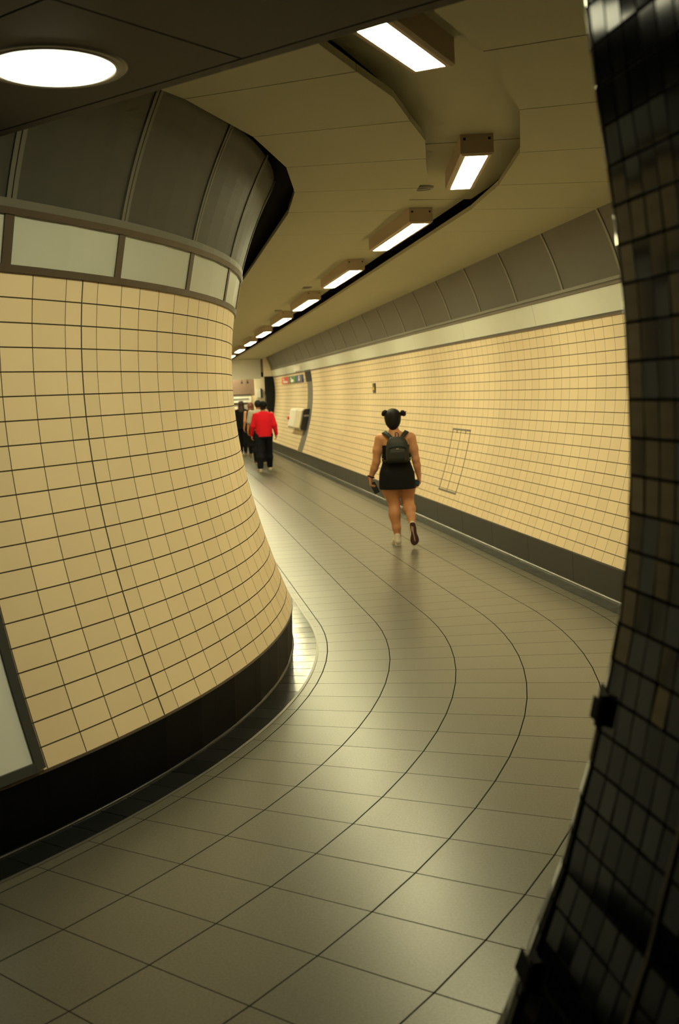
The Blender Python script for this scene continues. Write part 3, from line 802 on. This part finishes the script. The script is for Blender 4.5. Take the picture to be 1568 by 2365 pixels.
    def build(s, name, mat, parent, vox, smooth=3, xf=None):
        V, F = s.mesh(vox)
        for _ in range(smooth):      # relax the voxel steps
            acc = np.zeros_like(V); c = np.zeros(len(V))
            for k in range(4):
                a, b = F[:, k], F[:, (k + 1) % 4]
                np.add.at(acc, a, V[b]); np.add.at(c, a, 1); np.add.at(acc, b, V[a]); np.add.at(c, b, 1)
            V = V * .5 + .5 * acc / np.maximum(c, 1)[:, None]
        if xf is not None:
            Rm = np.array(xf.to_3x3()); V = V @ Rm.T + np.array(xf.translation)
        me = bpy.data.meshes.new(name); me.from_pydata(V.tolist(), [], F.tolist()); me.polygons.foreach_set('use_smooth', [True] * len(F)); me.update()
        o = bpy.data.objects.new(name, me); COL.objects.link(o); me.materials.append(mat); o.parent = parent
        return o

def hand(B, wrist, along, palm_n, thumb, curl=(.5, .9, .8), size=1.0, spread=1.0, kk=.006):
    """palm, four unequal bent fingers and a thumb leaving the side of the palm"""
    a = Vector(along).normalized(); n = Vector(palm_n); n = (n - a * n.dot(a)).normalized(); t = a.cross(n); t = t if t.dot(Vector(thumb)) > 0 else -t
    w = Vector(wrist)
    offs = [.027, .009, -.009, -.026]; lens = [.072, .080, .075, .058]; start = [.080, .084, .080, .073]
    for o, ln, st in zip(offs, lens, start):
        base = w + (a * st + t * o * spread) * size
        B.cap(w + t * o * .5, base, .016 * size, .0125 * size, .012)
        p = base; ang = 0; r = .0093
        for sgm, c in zip((.45, .32, .23), curl):
            ang += c; dr = a * cos(ang) + n * sin(ang)
            q = p + dr * ln * sgm * size
            B.cap(p, q, r * size, (r - .0009) * size, kk); p = q; r -= .0009
    tb = w + (a * .025 + t * .022) * size
    p1 = tb + (a * .030 + t * .024 + n * .012) * size; p2 = p1 + (a * .026 + t * .004 + n * .018) * size
    B.cap(tb, p1, .0135 * size, .0115 * size, .012); B.cap(p1, p2, .0112 * size, .009 * size, kk)

SKIN = plain('tan_skin', (.50, .235, .115), .5, .4, noise=.06, nscale=25)
SKIN2 = plain('skin', (.48, .24, .13), .5, .4)
HAIR = plain('black_hair', (.006, .005, .004), .6, .2, noise=.4, nscale=120, bump=.5)
REDHAIR = plain('auburn_hair', (.12, .028, .014), .45, .5, noise=.4, nscale=90, bump=.5)
BROWNHAIR = plain('dark_brown_hair', (.030, .010, .008), .45, .5, noise=.4, nscale=90, bump=.5)
DRESS = plain('black_fabric', (.006, .006, .008), .85, .2, bump=.2, nscale=60)
BAGM = plain('charcoal_nylon', (.011, .013, .011), .6, .4, noise=.2, nscale=40, bump=.25)
STRAP = plain('charcoal_webbing', (.020, .024, .020), .7, .3)
SHOE = plain('cream_canvas', (.62, .56, .48), .7, .3, bump=.15, nscale=80)
SOLEW = plain('white_sole_rubber', (.75, .70, .60), .6, .3)
SOLED = plain('dark_sole_rubber', (.055, .018, .016), .6, .3, bump=.4, nscale=140)
SOLEG = plain('tan_sole_groove', (.34, .23, .15), .6, .3)
REDK = plain('red_jumper', (.62, .008, .022), .8, .2, bump=.3, nscale=50)
GREYT = plain('grey_shirt', (.33, .31, .25), .8, .2, bump=.2, nscale=40)
NAVY = plain('dark_navy_cloth', (.007, .008, .014), .85, .2, bump=.2, nscale=40)
EYEW = plain('eye_white', (.8, .78, .74), .2, .5)
METAL = plain('bright_metal', (.75, .72, .62), .25, .5, .8)
BLUEP = plain('blue_case', (.03, .075, .16), .3, .5)
BOOT = plain('tan_boot', (.22, .15, .09), .7, .3)

def face(B, c, s=1.0):
    c = Vector(c)
    P = lambda x, y, z: c + Vector((x, y, z)) * s
    B.ell(P(0, 0, .005), np.array((.076, .096, .100)) * s)
    B.ell(P(0, .022, -.062), np.array((.057, .068, .062)) * s, .03)
    B.ell(P(0, .074, -.100), np.array((.022, .018, .018)) * s, .02)
    B.cap(P(0, .090, .012), P(0, .110, -.022), .009 * s, .014 * s, .012)
    B.cap(P(-.03, .083, .028), P(.03, .083, .028), .011 * s, .011 * s, .015)
    B.cap(P(-.020, .088, -.058), P(.020, .088, -.058), .007 * s, .007 * s, .006)
    B.cap(P(-.016, .088, -.068), P(.016, .088, -.068), .008 * s, .008 * s, .006)
    for q in (-1, 1):
        B.ell(P(q * .079, -.006, -.008), np.array((.012, .022, .034)) * s, .008)
        B.sub(P(q * .031, .098, .010), np.array((.018, .016, .012)) * s, .008)
def eyes(c, parent, s=1.0):
    for q in (-1, 1):
        mb = MB(); mb.lathe([(.0001, -.0115), (.006, -.0098), (.0105, -.005), (.0115, 0), (.0105, .005), (.006, .0098), (.0001, .0115)], 16)
        e = mb.build('eye', EYEW, parent, True); e.location = Vector(c) + Vector((q * .031, .079, .010)) * s

def sole_outline(L=.255, sgn=1):
    pr = [(0, .022), (.02, .034), (.06, .037), (.10, .032), (.13, .034), (.165, .047), (.20, .052), (.225, .044), (.245, .027), (.255, .008)]
    k = L / .255
    R = [(x + sgn * .006 * sin(pi * y / .255), y) for y, x in pr]
    Lh = [(-x * .92 + sgn * .006 * sin(pi * y / .255), y) for y, x in pr]
    return [(x, y * k) for x, y in R] + [(x, y * k) for x, y in Lh[::-1]]

def shoe(parent, heel, toe_dir, up, sgn, upper, sole_mat, groove=None, L=.255, vox=.006, midsole=None):
    """heel: sole point at the back; toe_dir forward along the sole; up: away from the ground"""
    f = Vector(toe_dir).normalized(); u = Vector(up); u = (u - f * u.dot(f)).normalized(); x = f.cross(u)
    Mx = Matrix(((x.x, f.x, u.x, heel[0]), (x.y, f.y, u.y, heel[1]), (x.z, f.z, u.z, heel[2]), (0, 0, 0, 1)))
    B = Body(); k = L / .255
    B.loft([(.022, 0, .115 * k, .042, .128 * k), (.034, 0, .113 * k, .041, .124 * k), (.05, 0, .10 * k, .036, .105 * k)], .02, 2.6)
    B.ell((0, .052 * k, .062), (.036, .055, .045), .03)
    B.ell((0, .12 * k, .052), (.037, .075, .034), .03)
    B.ell((sgn * .004, .195 * k, .036), (.041, .056, .026), .02)
    B.cap((0, .05, .06), (0, .048, .112), .035, .036, .02)
    o = B.build('shoe', upper, parent, vox, 2, Mx)
    ol = sole_outline(L, sgn)
    mb = MB(); mb.prism(ol, .0, .012, Mx); mb.build('outsole', sole_mat, o)
    mb = MB(); mb.prism([(a * 1.05, (b - .12) * 1.03 + .12) for a, b in ol], .012, .028, Mx); mb.build('midsole', midsole or SOLEW, o)
    if groove:
        mb = MB(); mb.prism([(-.018, .035), (.010, .05), (.006, .12), (.016, .20), (.010, .225), (.002, .20), (-.006, .12), (-.022, .075)], -.0015, .001, Mx); mb.build('sole_groove', groove, o)
    return o

def person_root(pos, label, rz=AZE):
    o = empty('person', (pos[0], pos[1], 0), rz); tag(o, label, 'person'); return o

# ---- the woman with the backpack
def woman():
    hx, hy = -.02, -.10
    RZ = -.03
    c_, s_ = cos(RZ), sin(RZ)
    root = person_root((.66 - (hx * c_ - hy * s_), 12.48 - (hx * s_ + hy * c_)), 'woman seen from behind in a short black dress, hair in two buns, walking away', RZ)
    B = Body()
    # trunk
    B.loft([(.70, 0, .0, .175, .13), (.83, 0, -.005, .185, .140), (.91, 0, 0, .160, .120), (.99, 0, .005, .140, .108), (1.10, 0, .005, .146, .112), (1.18, 0, .0, .160, .108), (1.24, 0, -.005, .160, .092), (1.285, -.003, -.008, .115, .070), (1.32, -.008, -.005, .062, .056)], .03, 2.2)
    B.cap((-.155, -.005, 1.245), (.150, -.005, 1.245), .054, .054, .04)
    B.cap((-.010, -.005, 1.28), (-.022, .008, 1.42), .055, .052, .035)
    face(B, (-.024, .02, 1.468), .97)
    B.ell((-.07, .085, 1.13), (.065, .05, .06), .03); B.ell((.07, .085, 1.13), (.065, .05, .06), .03)
    # arms
    B.chain([(-.183, 0, 1.238), (-.214, -.005, 1.11), (-.232, .0, .975)], [.058, .052, .044], .03)
    B.chain([(-.232, .0, .975), (-.258, .02, .90), (-.306, .055, .785)], [.045, .043, .027], .02)
    B.chain([(.178, 0, 1.238), (.202, -.01, 1.11), (.224, -.012, .985)], [.058, .051, .043], .03)
    B.chain([(.224, -.012, .985), (.238, .0, .91), (.257, .03, .785)], [.044, .041, .027], .02)
    hand(B, (-.306, .055, .785), (-.02, .03, -1), (1, -.15, 0), (0, 1, 0), (.75, .95, .7), .98)
    hand(B, (.257, .03, .785), (.06, .0, -1), (-1, -.2, 0), (0, 1, 0), (.55, .8, .6), .98)
    # legs
    B.chain([(-.095, .0, .80), (-.078, .012, .64), (-.045, .025, .475)], [.108, .096, .066], .03)
    B.chain([(-.045, .025, .475), (-.042, -.005, .36), (-.026, -.035, .20), (-.014, -.045, .075)], [.064, .066, .047, .036], .025)
    B.ell((-.044, -.025, .355), (.055, .055, .09), .03)
    B.chain([(.098, .0, .80), (.108, .03, .65), (.116, .06, .495)], [.108, .098, .070], .03)
    B.chain([(.116, .06, .495), (.130, -.03, .42), (.146, -.14, .335), (.150, -.225, .262)], [.068, .069, .050, .038], .025)
    B.ell((.131, -.055, .42), (.058, .075, .06), .03)
    B.build('body', SKIN, root, .0056, 2)
    eyes((-.024, .02, 1.468), root, .97)
    D_ = Body()
    D_.loft([(.652, .002, -.003, .212, .158), (.70, 0, -.003, .211, .158), (.78, 0, -.005, .208, .158), (.85, 0, -.006, .200, .152), (.92, 0, -.002, .176, .134), (.985, 0, .003, .154, .121), (1.06, 0, .006, .156, .124), (1.12, 0, .004, .164, .126), (1.165, 0, .0, .170, .116)], .01, 2.2)
    D_.ell((-.07, .088, 1.13), (.075, .058, .065), .02); D_.ell((.07, .088, 1.13), (.075, .058, .065), .02)
    D_.cut((0, 0, .654), (0, 0, -1))
    D_.build('dress', DRESS, root, .0065, 2)
    Hh = Body()
    Hh.ell((-.024, .004, 1.485), (.098, .108, .099)); Hh.ell((-.024, -.025, 1.42), (.080, .078, .075), .04)
    Hh.cap((-.024, -.045, 1.40), (-.024, -.045, 1.365), .048, .030, .03)
    Hh.sub((-.024, .125, 1.43), (.075, .085, .095), .02)
    hair = Hh.build('hair', HAIR, root, .0055, 2)
    for cx, cz, r in ((-.112, 1.534, .036), (.092, 1.524, .034)):
        Q = Body(); Q.ell((cx, -.005, cz), (r, r, r * .95))
        sg = 1 if cx > 0 else -1
        Q.ell((cx + sg * .016, .006, cz - .012), (r * .7, r * .8, r * .75), .006); Q.ell((cx - sg * .004, -.02, cz + .012), (r * .72, r * .6, r * .7), .006)
        Q.cap((cx - sg * .045, 0, cz - .018), (cx, 0, cz), .014, .018, .01)
        if sg > 0: Q.cap((cx + .02, 0, cz + .01), (cx + .052, .005, cz + .018), .008, .002, .006)
        Q.build('hair_bun', HAIR, hair, .0045, 1)
    Nk = Body()
    shoe(root, (-.016, -.105, 0.0), (-.10, 1, 0), (0, 0, 1), -1, SHOE, SOLEW, None, .25, .005)
    shoe(root, (.146, -.325, .290), (.075, -.02, -1), (0, 1, .03), 1, SHOE, SOLED, SOLEG, .262, .005)
    for nm, c0, r0, z0 in (('wristband', (-.300, .050, .80), .034, 0),):
        mb = MB(); mb.tube([(c0[0] + r0 * cos(2 * pi * k / 20), c0[1] + r0 * sin(2 * pi * k / 20), c0[2] - .35 * r0 * cos(2 * pi * k / 20)) for k in range(20)], .0075, 8, True); mb.build(nm, M['matt'], root, True)
    Mr = Matrix.Translation(root.location) @ Matrix.Rotation(RZ, 4, 'Z')
    # phone in the left hand, case in the right
    ph = empty('phone'); tag(ph, 'black phone held low in the left hand of the woman in black', 'phone')
    ph.matrix_world = Mr @ Matrix.Translation((-.262, .045, .668)) @ Euler((-.10, -.42, .25)).to_matrix().to_4x4()
    mb = MB(); mb.box((0, 0, 0), (.066, .009, .138)); mb.build('case', M['black'], ph)
    mb = MB(); mb.box((0, .0052, 0), (.060, .0012, .130)); mb.build('screen', M['matt'], ph)
    mb = MB(); mb.box((-.018, -.0052, .05), (.02, .0015, .024)); mb.build('camera_bump', M['grey'], ph)
    pb = empty('card_wallet'); tag(pb, 'small blue and black case held in the right hand of the woman in black', 'wallet')
    pb.matrix_world = Mr @ Matrix.Translation((.228, -.004, .712)) @ Euler((.2, .35, -.2)).to_matrix().to_4x4()
    mb = MB(); mb.box((0, 0, 0), (.058, .022, .060)); mb.build('shell', M['black'], pb)
    mb = MB(); mb.box((.006, -.0118, .004), (.040, .0025, .040)); mb.build('blue_window', BLUEP, pb)
    # backpack
    bp = empty('backpack'); bp.matrix_world = Mr
    tag(bp, 'small charcoal backpack with a metal bar on the back of the woman in black', 'backpack')
    K = Body()
    K.loft([(.965, .012, -.165, .112, .048), (1.0, .012, -.170, .130, .058), (1.06, .012, -.172, .134, .064), (1.14, .012, -.168, .130, .060), (1.20, .012, -.158, .118, .052), (1.245, .010, -.145, .092, .040), (1.262, .010, -.138, .066, .030)], .01, 2.8)
    K.build('bag_body', BAGM, bp, .006, 3)
    K = Body(); K.loft([(.985, .012, -.222, .092, .018), (1.02, .012, -.228, .100, .022), (1.09, .012, -.228, .098, .022), (1.125, .012, -.222, .090, .016)], .008, 3.0)
    pk = K.build('front_pocket', BAGM, bp, .006, 2)
    mb = MB(); mb.tube([(.012 + .096 * cos(pi * k / 14), -.240 + .012 * abs(cos(pi * k / 14)), 1.125 + .03 * sin(pi * k / 14)) for k in range(15)], .0035, 6); mb.build('pocket_zip', M['matt'], pk, True)
    mb = MB(); mb.box((.012, -.252, 1.128), (.036, .006, .009)); mb.build('metal_bar', METAL, bp)
    mb = MB(); mb.tube([(-.022 + .02, -.132, 1.255), (-.022 + .018, -.115, 1.29), (-.004, -.108, 1.306), (.012, -.106, 1.309), (.024, -.110, 1.302), (.034, -.118, 1.288), (.034, -.132, 1.255)], .0048, 8); mb.build('grab_handle', M['matt'], bp, True)
    for q in (-1, 1):
        # flat strap over the shoulder and down the front
        pts = [(.010 + q * .055, -.150, 1.235), (.004 + q * .085, -.118, 1.275), (q * .118, -.070, 1.306), (q * .132, -.010, 1.312), (q * .130, .055, 1.272), (q * .124, .105, 1.19), (q * .132, .115, 1.10), (q * .160, .06, 1.02), (q * .155, -.07, .99), (q * .115, -.16, .985)]
        mbs = MB(); P = [Vector(p) for p in pts]; vv = []
        # resample smoothly
        S = []
        for i in range(len(P) - 1):
            p0, p1, p2, p3 = P[max(i - 1, 0)], P[i], P[i + 1], P[min(i + 2, len(P) - 1)]
            for t in (0, .25, .5, .75):
                S.append(.5 * ((2 * p1) + (p2 - p0) * t + (2 * p0 - 5 * p1 + 4 * p2 - p3) * t * t + (3 * p1 - p0 - 3 * p2 + p3) * t ** 3))
        S.append(P[-1])
        for i, p in enumerate(S):
            tg = (S[min(i + 1, len(S) - 1)] - S[max(i - 1, 0)]).normalized()
            ctr = Vector((q * .07, -.02, min(p.z, 1.20))); nrm = (p - ctr); nrm = (nrm - tg * nrm.dot(tg)).normalized(); sd = tg.cross(nrm)
            hw = .024 if i < 22 else .012
            for sx, sn in ((-1, 0), (1, 0), (1, 1), (-1, 1)): vv.append(p + sd * hw * sx + nrm * .007 * sn)
        ff = []
        for i in range(len(S) - 1):
            for k in range(4): ff.append((i * 4 + k, i * 4 + (k + 1) % 4, i * 4 + 4 + (k + 1) % 4, i * 4 + 4 + k))
        ff.append((3, 2, 1, 0)); ff.append(tuple(len(vv) - 4 + k for k in range(4)))
        mesh_obj('shoulder_strap', vv, ff, STRAP, bp, None, True)
woman()

# ---- the walking group far down the passage
def walker(pos, label, h, top, legs, skin=SKIN2, hairmat=HAIR, hairkind='short', sleeves='long', build=1.0, baggy=0.0, feet=None, shoe_mat=None, arm_out=.05, hem=.83, rz=AZE, bare_legs=False, vox=.011, lean=0.0, belly=0.0, swing=.06):
    root = person_root(pos, label, rz)
    k = h / 1.65; b = build
    S = lambda x, y, z: (x * k, y * k, z * k)
    feet = feet or ((-.09, -.10), (.10, .12))
    B = Body()
    sh = .185 * b
    B.loft([(.80 * k, 0, 0, .155 * b * k, .115 * b * k), (.92 * k, 0, 0, .150 * b * k, .112 * b * k), (1.05 * k, 0, 0, .150 * b * k, .11 * b * k), (1.22 * k, 0, 0, .175 * b * k, .112 * b * k), (1.33 * k, 0, 0, .165 * b * k, .095 * b * k), (1.39 * k, 0, 0, .10 * k, .07 * k)], .03, 2.2)
    B.cap(S(0, 0, 1.36), S(0, .01, 1.46), .054 * k, .052 * k, .03)
    face(B, S(0, .02, 1.53), k * .98)
    arms = []
    for q in (-1, 1):
        s0 = S(q * sh, 0, 1.335); e0 = S(q * (sh + arm_out), -.01 + q * swing * .4, 1.07); w0 = S(q * (sh + arm_out + .03), .05 + q * swing, .865)
        B.chain([s0, e0], [.052 * k * b, .042 * k], .03); B.chain([e0, w0], [.041 * k, .027 * k], .02)
        hand(B, w0, (q * .05, .1, -1), (-q, -.1, 0), (0, 1, 0), (.4, .6, .5), k)
        arms.append((s0, e0, w0))
    ank = []
    for (fx, fy), q in zip(feet, (-1, 1)):
        hp_ = S(q * .088, 0, .86); an = (fx * k, fy * k + .05, .085 * k); kn = (np.array(hp_) + np.array(an)) / 2 + np.array((0, .045 * k, .02 * k))
        B.chain([hp_, tuple(kn)], [.088 * k * b, .058 * k], .03); B.chain([tuple(kn), tuple((kn + np.array(an)) / 2 + np.array((0, -.02, .03))), an], [.056 * k, .055 * k, .036 * k], .02)
        ank.append((hp_, tuple(kn), an))
    B.build('body', skin, root, vox * .8, 2)
    eyes(S(0, .02, 1.53), root, k * .98)
    # top
    T = Body(); e = .018 + baggy
    T.loft([(hem * k, 0, 0, (.158 * b + e) * k, (.118 * b + e + belly) * k), (1.05 * k, 0, belly * .3, (.152 * b + e * 1.1) * k, (.114 * b + e + belly) * k), (1.22 * k, 0, 0, (.176 * b + e * .8) * k, (.114 * b + e * .8) * k), (1.34 * k, 0, 0, (.168 * b + e * .6) * k, (.098 * b + e * .5) * k), (1.405 * k, 0, 0, .088 * k, .068 * k)], .03, 2.2)
    if sleeves:
        for (s0, e0, w0) in arms:
            T.chain([(s0[0] * .97, s0[1], s0[2] - .012 * k), e0], [(.052 * b + e * .28) * k, (.048 + e * .35) * k], .035)
            if sleeves == 'long': T.chain([e0, w0], [(.050 + e * .35) * k, (.036 + e * .25) * k], .02)
    T.build('top', top, root, vox, 2)
    if not bare_legs:
        Q = Body(); e = .012 + baggy
        Q.loft([(.78 * k, 0, 0, (.152 * b + e) * k, (.118 * b + e) * k), ((hem + .05) * k, 0, 0, (.150 * b + e) * k, (.114 * b + e) * k)], .04, 2.2)
        for hp_, kn, an in ank:
            md = tuple((np.array(kn) + np.array(an)) / 2 + np.array((0, -.02, .03)))
            Q.chain([hp_, kn, md, an], [(.094 * b + e * .8) * k, (.066 + e * .8) * k, (.066 + e * .7) * k, (.048 + e * .6) * k], .035)
        Q.cut((0, 0, .068 * k), (0, 0, -1)); Q.build('trousers', legs, root, vox, 2)
    else:
        Q = Body(); Q.loft([(.56 * k, 0, 0, .20 * b * k, .15 * b * k), (.80 * k, 0, 0, .185 * b * k, .14 * b * k), ((hem + .06) * k, 0, 0, .165 * b * k, .125 * b * k)], .03, 2.2); Q.build('skirt', legs, root, vox, 2)
    # hair
    Hh = Body(); hc = S(0, .005, 1.545)
    Hh.ell(hc, np.array((.092, .106, .096)) * k)
    if hairkind == 'short':
        Hh.ell(S(0, -.03, 1.49), np.array((.076, .070, .05)) * k, .03); Hh.sub(S(0, .12, 1.49), np.array((.08, .085, .085)) * k, .02); Hh.sub(S(0, -.02, 1.40), np.array((.12, .12, .055)) * k, .02)
        hn = 'hair'
    elif hairkind == 'cap':
        Hh.ell(S(0, -.005, 1.555), np.array((.099, .113, .092)) * k, .01); Hh.sub(S(0, .0, 1.435), np.array((.14, .16, .085)) * k, .012)
        Hh.cap(S(-.05, .11, 1.53), S(.05, .11, 1.53), .012 * k, .012 * k, .02); hn = 'cap'
    else:
        z1 = 1.22 if hairkind == 'long' else 1.33
        Hh.loft([(z1 * k, 0, -.075 * k, .085 * k, .034 * k), ((z1 + .10) * k, 0, -.065 * k, .104 * k, .050 * k), (1.46 * k, 0, -.03 * k, .100 * k, .075 * k), (1.54 * k, 0, -.005 * k, .094 * k, .098 * k)], .03, 2.2)
        Hh.sub(S(0, .125, 1.48), np.array((.072, .09, .11)) * k, .02); hn = 'hair'
    Hh.build(hn, hairmat, root, vox * .8, 2)
    if hairkind == 'cap':
        Q = Body(); Q.ell(S(0, -.035, 1.475), np.array((.074, .066, .036)) * k, .02); Q.build('hair', HAIR, root, vox * .8, 1)
    for (fx, fy), q in zip(feet, (-1, 1)):
        shoe(root, (fx * k, fy * k, 0), (q * .12, 1, 0), (0, 0, 1), q, shoe_mat or M['black'], SOLEW if shoe_mat is not None and shoe_mat is not BOOT else M['black'], None, .27 * k, .008)
    return root
walker((-1.70, 25.72), 'man in a red jumper, dark trousers and black cap walking away', 1.66, REDK, NAVY, skin=SKIN2, hairmat=M['matt'], hairkind='cap', sleeves='long', build=1.04, baggy=.016, feet=((-.135, -.16), (.125, .20)), shoe_mat=SHOE, arm_out=.062, hem=.81, swing=-.04)
walker((-2.02, 28.65), 'dark-haired man in a grey shirt just ahead of the man in red', 1.68, GREYT, NAVY, hairkind='short', sleeves='short', build=1.12, baggy=.02, feet=((-.10, -.05), (.11, .03)), shoe_mat=M['black'], hem=.86)
walker((-2.50, 32.4), 'woman with auburn hair and tan boots walking ahead of the two men', 1.60, DRESS, DRESS, hairmat=REDHAIR, hairkind='bob', sleeves=None, build=.92, feet=((-.06, .0), (.07, -.12)), shoe_mat=BOOT, hem=.88, arm_out=.03)
walker((-2.88, 33.5), 'woman with long dark hair in black clothes beside the curved wall', 1.66, DRESS, NAVY, hairmat=BROWNHAIR, hairkind='long', sleeves='short', build=.98, feet=((-.05, .10), (.07, -.08)), shoe_mat=M['black'], hem=.84, arm_out=.04)

# ------------------------------------------------------------------ camera and render settings
cam = bpy.data.cameras.new('camera'); co = bpy.data.objects.new('camera', cam); COL.objects.link(co)
roll, pit = -.0425, .1105
X = Vector((1, 0, 0)); U = Vector((0, sin(pit), cos(pit))); F = Vector((0, cos(pit), -sin(pit)))
r_ = X * cos(roll) + U * sin(roll); u_ = -X * sin(roll) + U * cos(roll)
mw = Matrix(((r_.x, u_.x, -F.x, 0), (r_.y, u_.y, -F.y, 0), (r_.z, u_.z, -F.z, H), (0, 0, 0, 1)))
co.matrix_world = mw
cam.sensor_fit = 'HORIZONTAL'; cam.sensor_width = 36; cam.lens = 36 * 2510.6 / 1568
cam.clip_start = .05; cam.clip_end = 200
cam.dof.use_dof = True; cam.dof.focus_distance = 6.5; cam.dof.aperture_fstop = 5.0
SC.camera = co
w = bpy.data.worlds.new('world'); SC.world = w; w.use_nodes = True
w.node_tree.nodes['Background'].inputs[0].default_value = (0, 0, 0, 1)
SC.view_settings.view_transform = 'Standard'; SC.view_settings.look = 'None'
SC.view_settings.gamma = 1; SC.view_settings.exposure = 0.0; SC.view_settings.use_curve_mapping = False
SC.cycles.use_denoising = True
SC.cycles.max_bounces = 8; SC.cycles.diffuse_bounces = 5; SC.cycles.glossy_bounces = 4
SC.cycles.use_adaptive_sampling = True; SC.cycles.adaptive_threshold = .05; SC.cycles.adaptive_min_samples = 20
SC.cycles.sample_clamp_indirect = 6.0
SC.cycles.caustics_reflective = False
